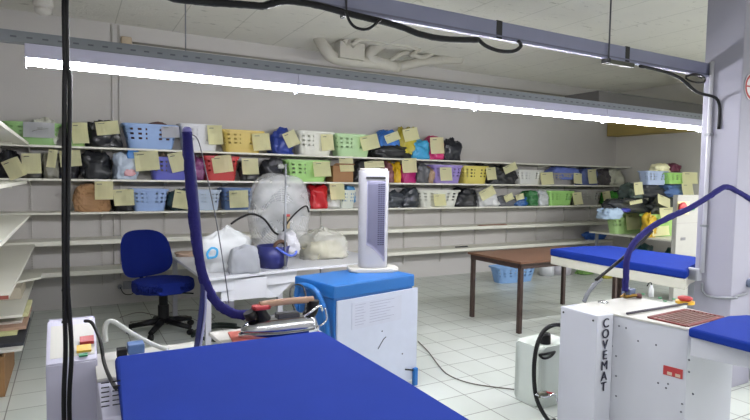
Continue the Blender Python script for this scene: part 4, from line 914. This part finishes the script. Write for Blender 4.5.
obj('wire', T([p-o4 for p in [at(188, 134, 1, YM+.01), at(198, 140, 1, YM+.01), at(206, 172, 1, YM+.01), at(217, 225, 1, YM), at(225, 275, 1, YM), at(229, 303, 1, YM)]], .003, 6), mat('wiregrey', '#6e7076', .4, .5), t)
obj('wire_hook', B(tuple(at(226, 310, 1, YM)-o4), tuple(at(233, 300, 1, YM+.02)-o4), .002), GREY, t)
# iron on its red mat
tag(obj('silicone_mat', prism([(.655, 2.505), (1.10, 2.51), (1.09, 2.72), (.68, 2.73)], .8655, .873, .002), plastic('#b0483a')), 'red silicone mat under the steam iron', 'mat')
t = thing('steam_iron', 'chrome steam iron with cork brown handle on the red mat', 'iron', (.935, 2.60, .8735), math.radians(-2)); t.scale = (1.0, 1.1, 1.0)
out = [(-.215, 0), (-.15, -.045), (-.06, -.072), (.05, -.08), (.17, -.078), (.175, .078), (.05, .08), (-.06, .072), (-.15, .045)]
def iring(bm, s_, z, dx=0, n=40):
    r_ = []
    for k in range(n):
        a_ = 2*PI*k/n; c_ = math.cos(a_); x = -.02+.20*c_ if c_ > 0 else -.02+.215*c_
        hw_ = .082*(max(0, 1-abs(c_)**(6 if c_ > 0 else 1.7)))**.6
        y = math.copysign(hw_, math.sin(a_)) if abs(math.sin(a_)) > 1e-6 else 0
        r_.append(bm.verts.new((x*s_+dx, y*s_, z)))
    return r_
def ishell(prof):
    bm = bmesh.new(); R_ = [iring(bm, *q) for q in prof]; n = 40
    for i in range(len(R_)-1):
        for k in range(n): bm.faces.new((R_[i][k], R_[i][(k+1) % n], R_[i+1][(k+1) % n], R_[i+1][k]))
    bm.faces.new(R_[0]); bm.faces.new(R_[-1]); return bm
obj('soleplate', ishell([(.99, 0), (1.0, .004), (1.0, .018), (.98, .020)]), CHROME, t)
obj('body', ishell([(.955, .0203), (.95, .035), (.92, .052), (.85, .068, .005), (.72, .078, .01), (.45, .083, .02), (.1, .084, .03)]), mat('chrome_body', '#c4c6cc', .18, 1, var=.02), t, True)
obj('front_post', T([(-.10, 0, .07), (-.12, 0, .10), (-.135, 0, .135)], .032, 10), BLACK, t)
obj('rear_post', T([(.12, 0, .07), (.145, 0, .10), (.15, 0, .15)], .032, 10), BLACK, t)
obj('handle', T([(-.13, 0, .150), (.0, 0, .156), (.15, 0, .154)], .0175, 12), mat('cork', '#9a7c66', .7, var=.15, scale=40), t)
obj('thumb_switch', prism(rrect(.09, .05, .015, 4, -.125, -.01), .13, .152, .007), RED, t, True)
obj('nose_cap', T([(-.17, -.01, .09), (-.185, -.01, .125)], .03, 10), BLACK, t)
obj('valve_block', B((-.045, -.03, .08), (.07, .03, .10), .006), mat('ironblock', '#3c3c42', .4, .4), t)
obj('steam_tube', T([(.08, -.03, .075), (.11, -.05, .10), (.165, -.05, .13), (.19, -.03, .10)], .006, 8), CHROME, t)
obj('stand_wire', T([(.165, -.06, .03), (.20, -.06, .06), (.19, -.06, .12)], .005, 6), CHROME, t)
tag(obj('iron_flex', T([at(296, 312, 1, 2.75), at(290, 295, 1, 3.0), at(294, 285, 1, 3.1), at(303, 287, 1, 3.1), at(306, 300, 1, 3.0), at(304, 318, 1, 2.8)], .006, 6), BLACK), 'thin black flex looping up behind the steam iron', 'cable')
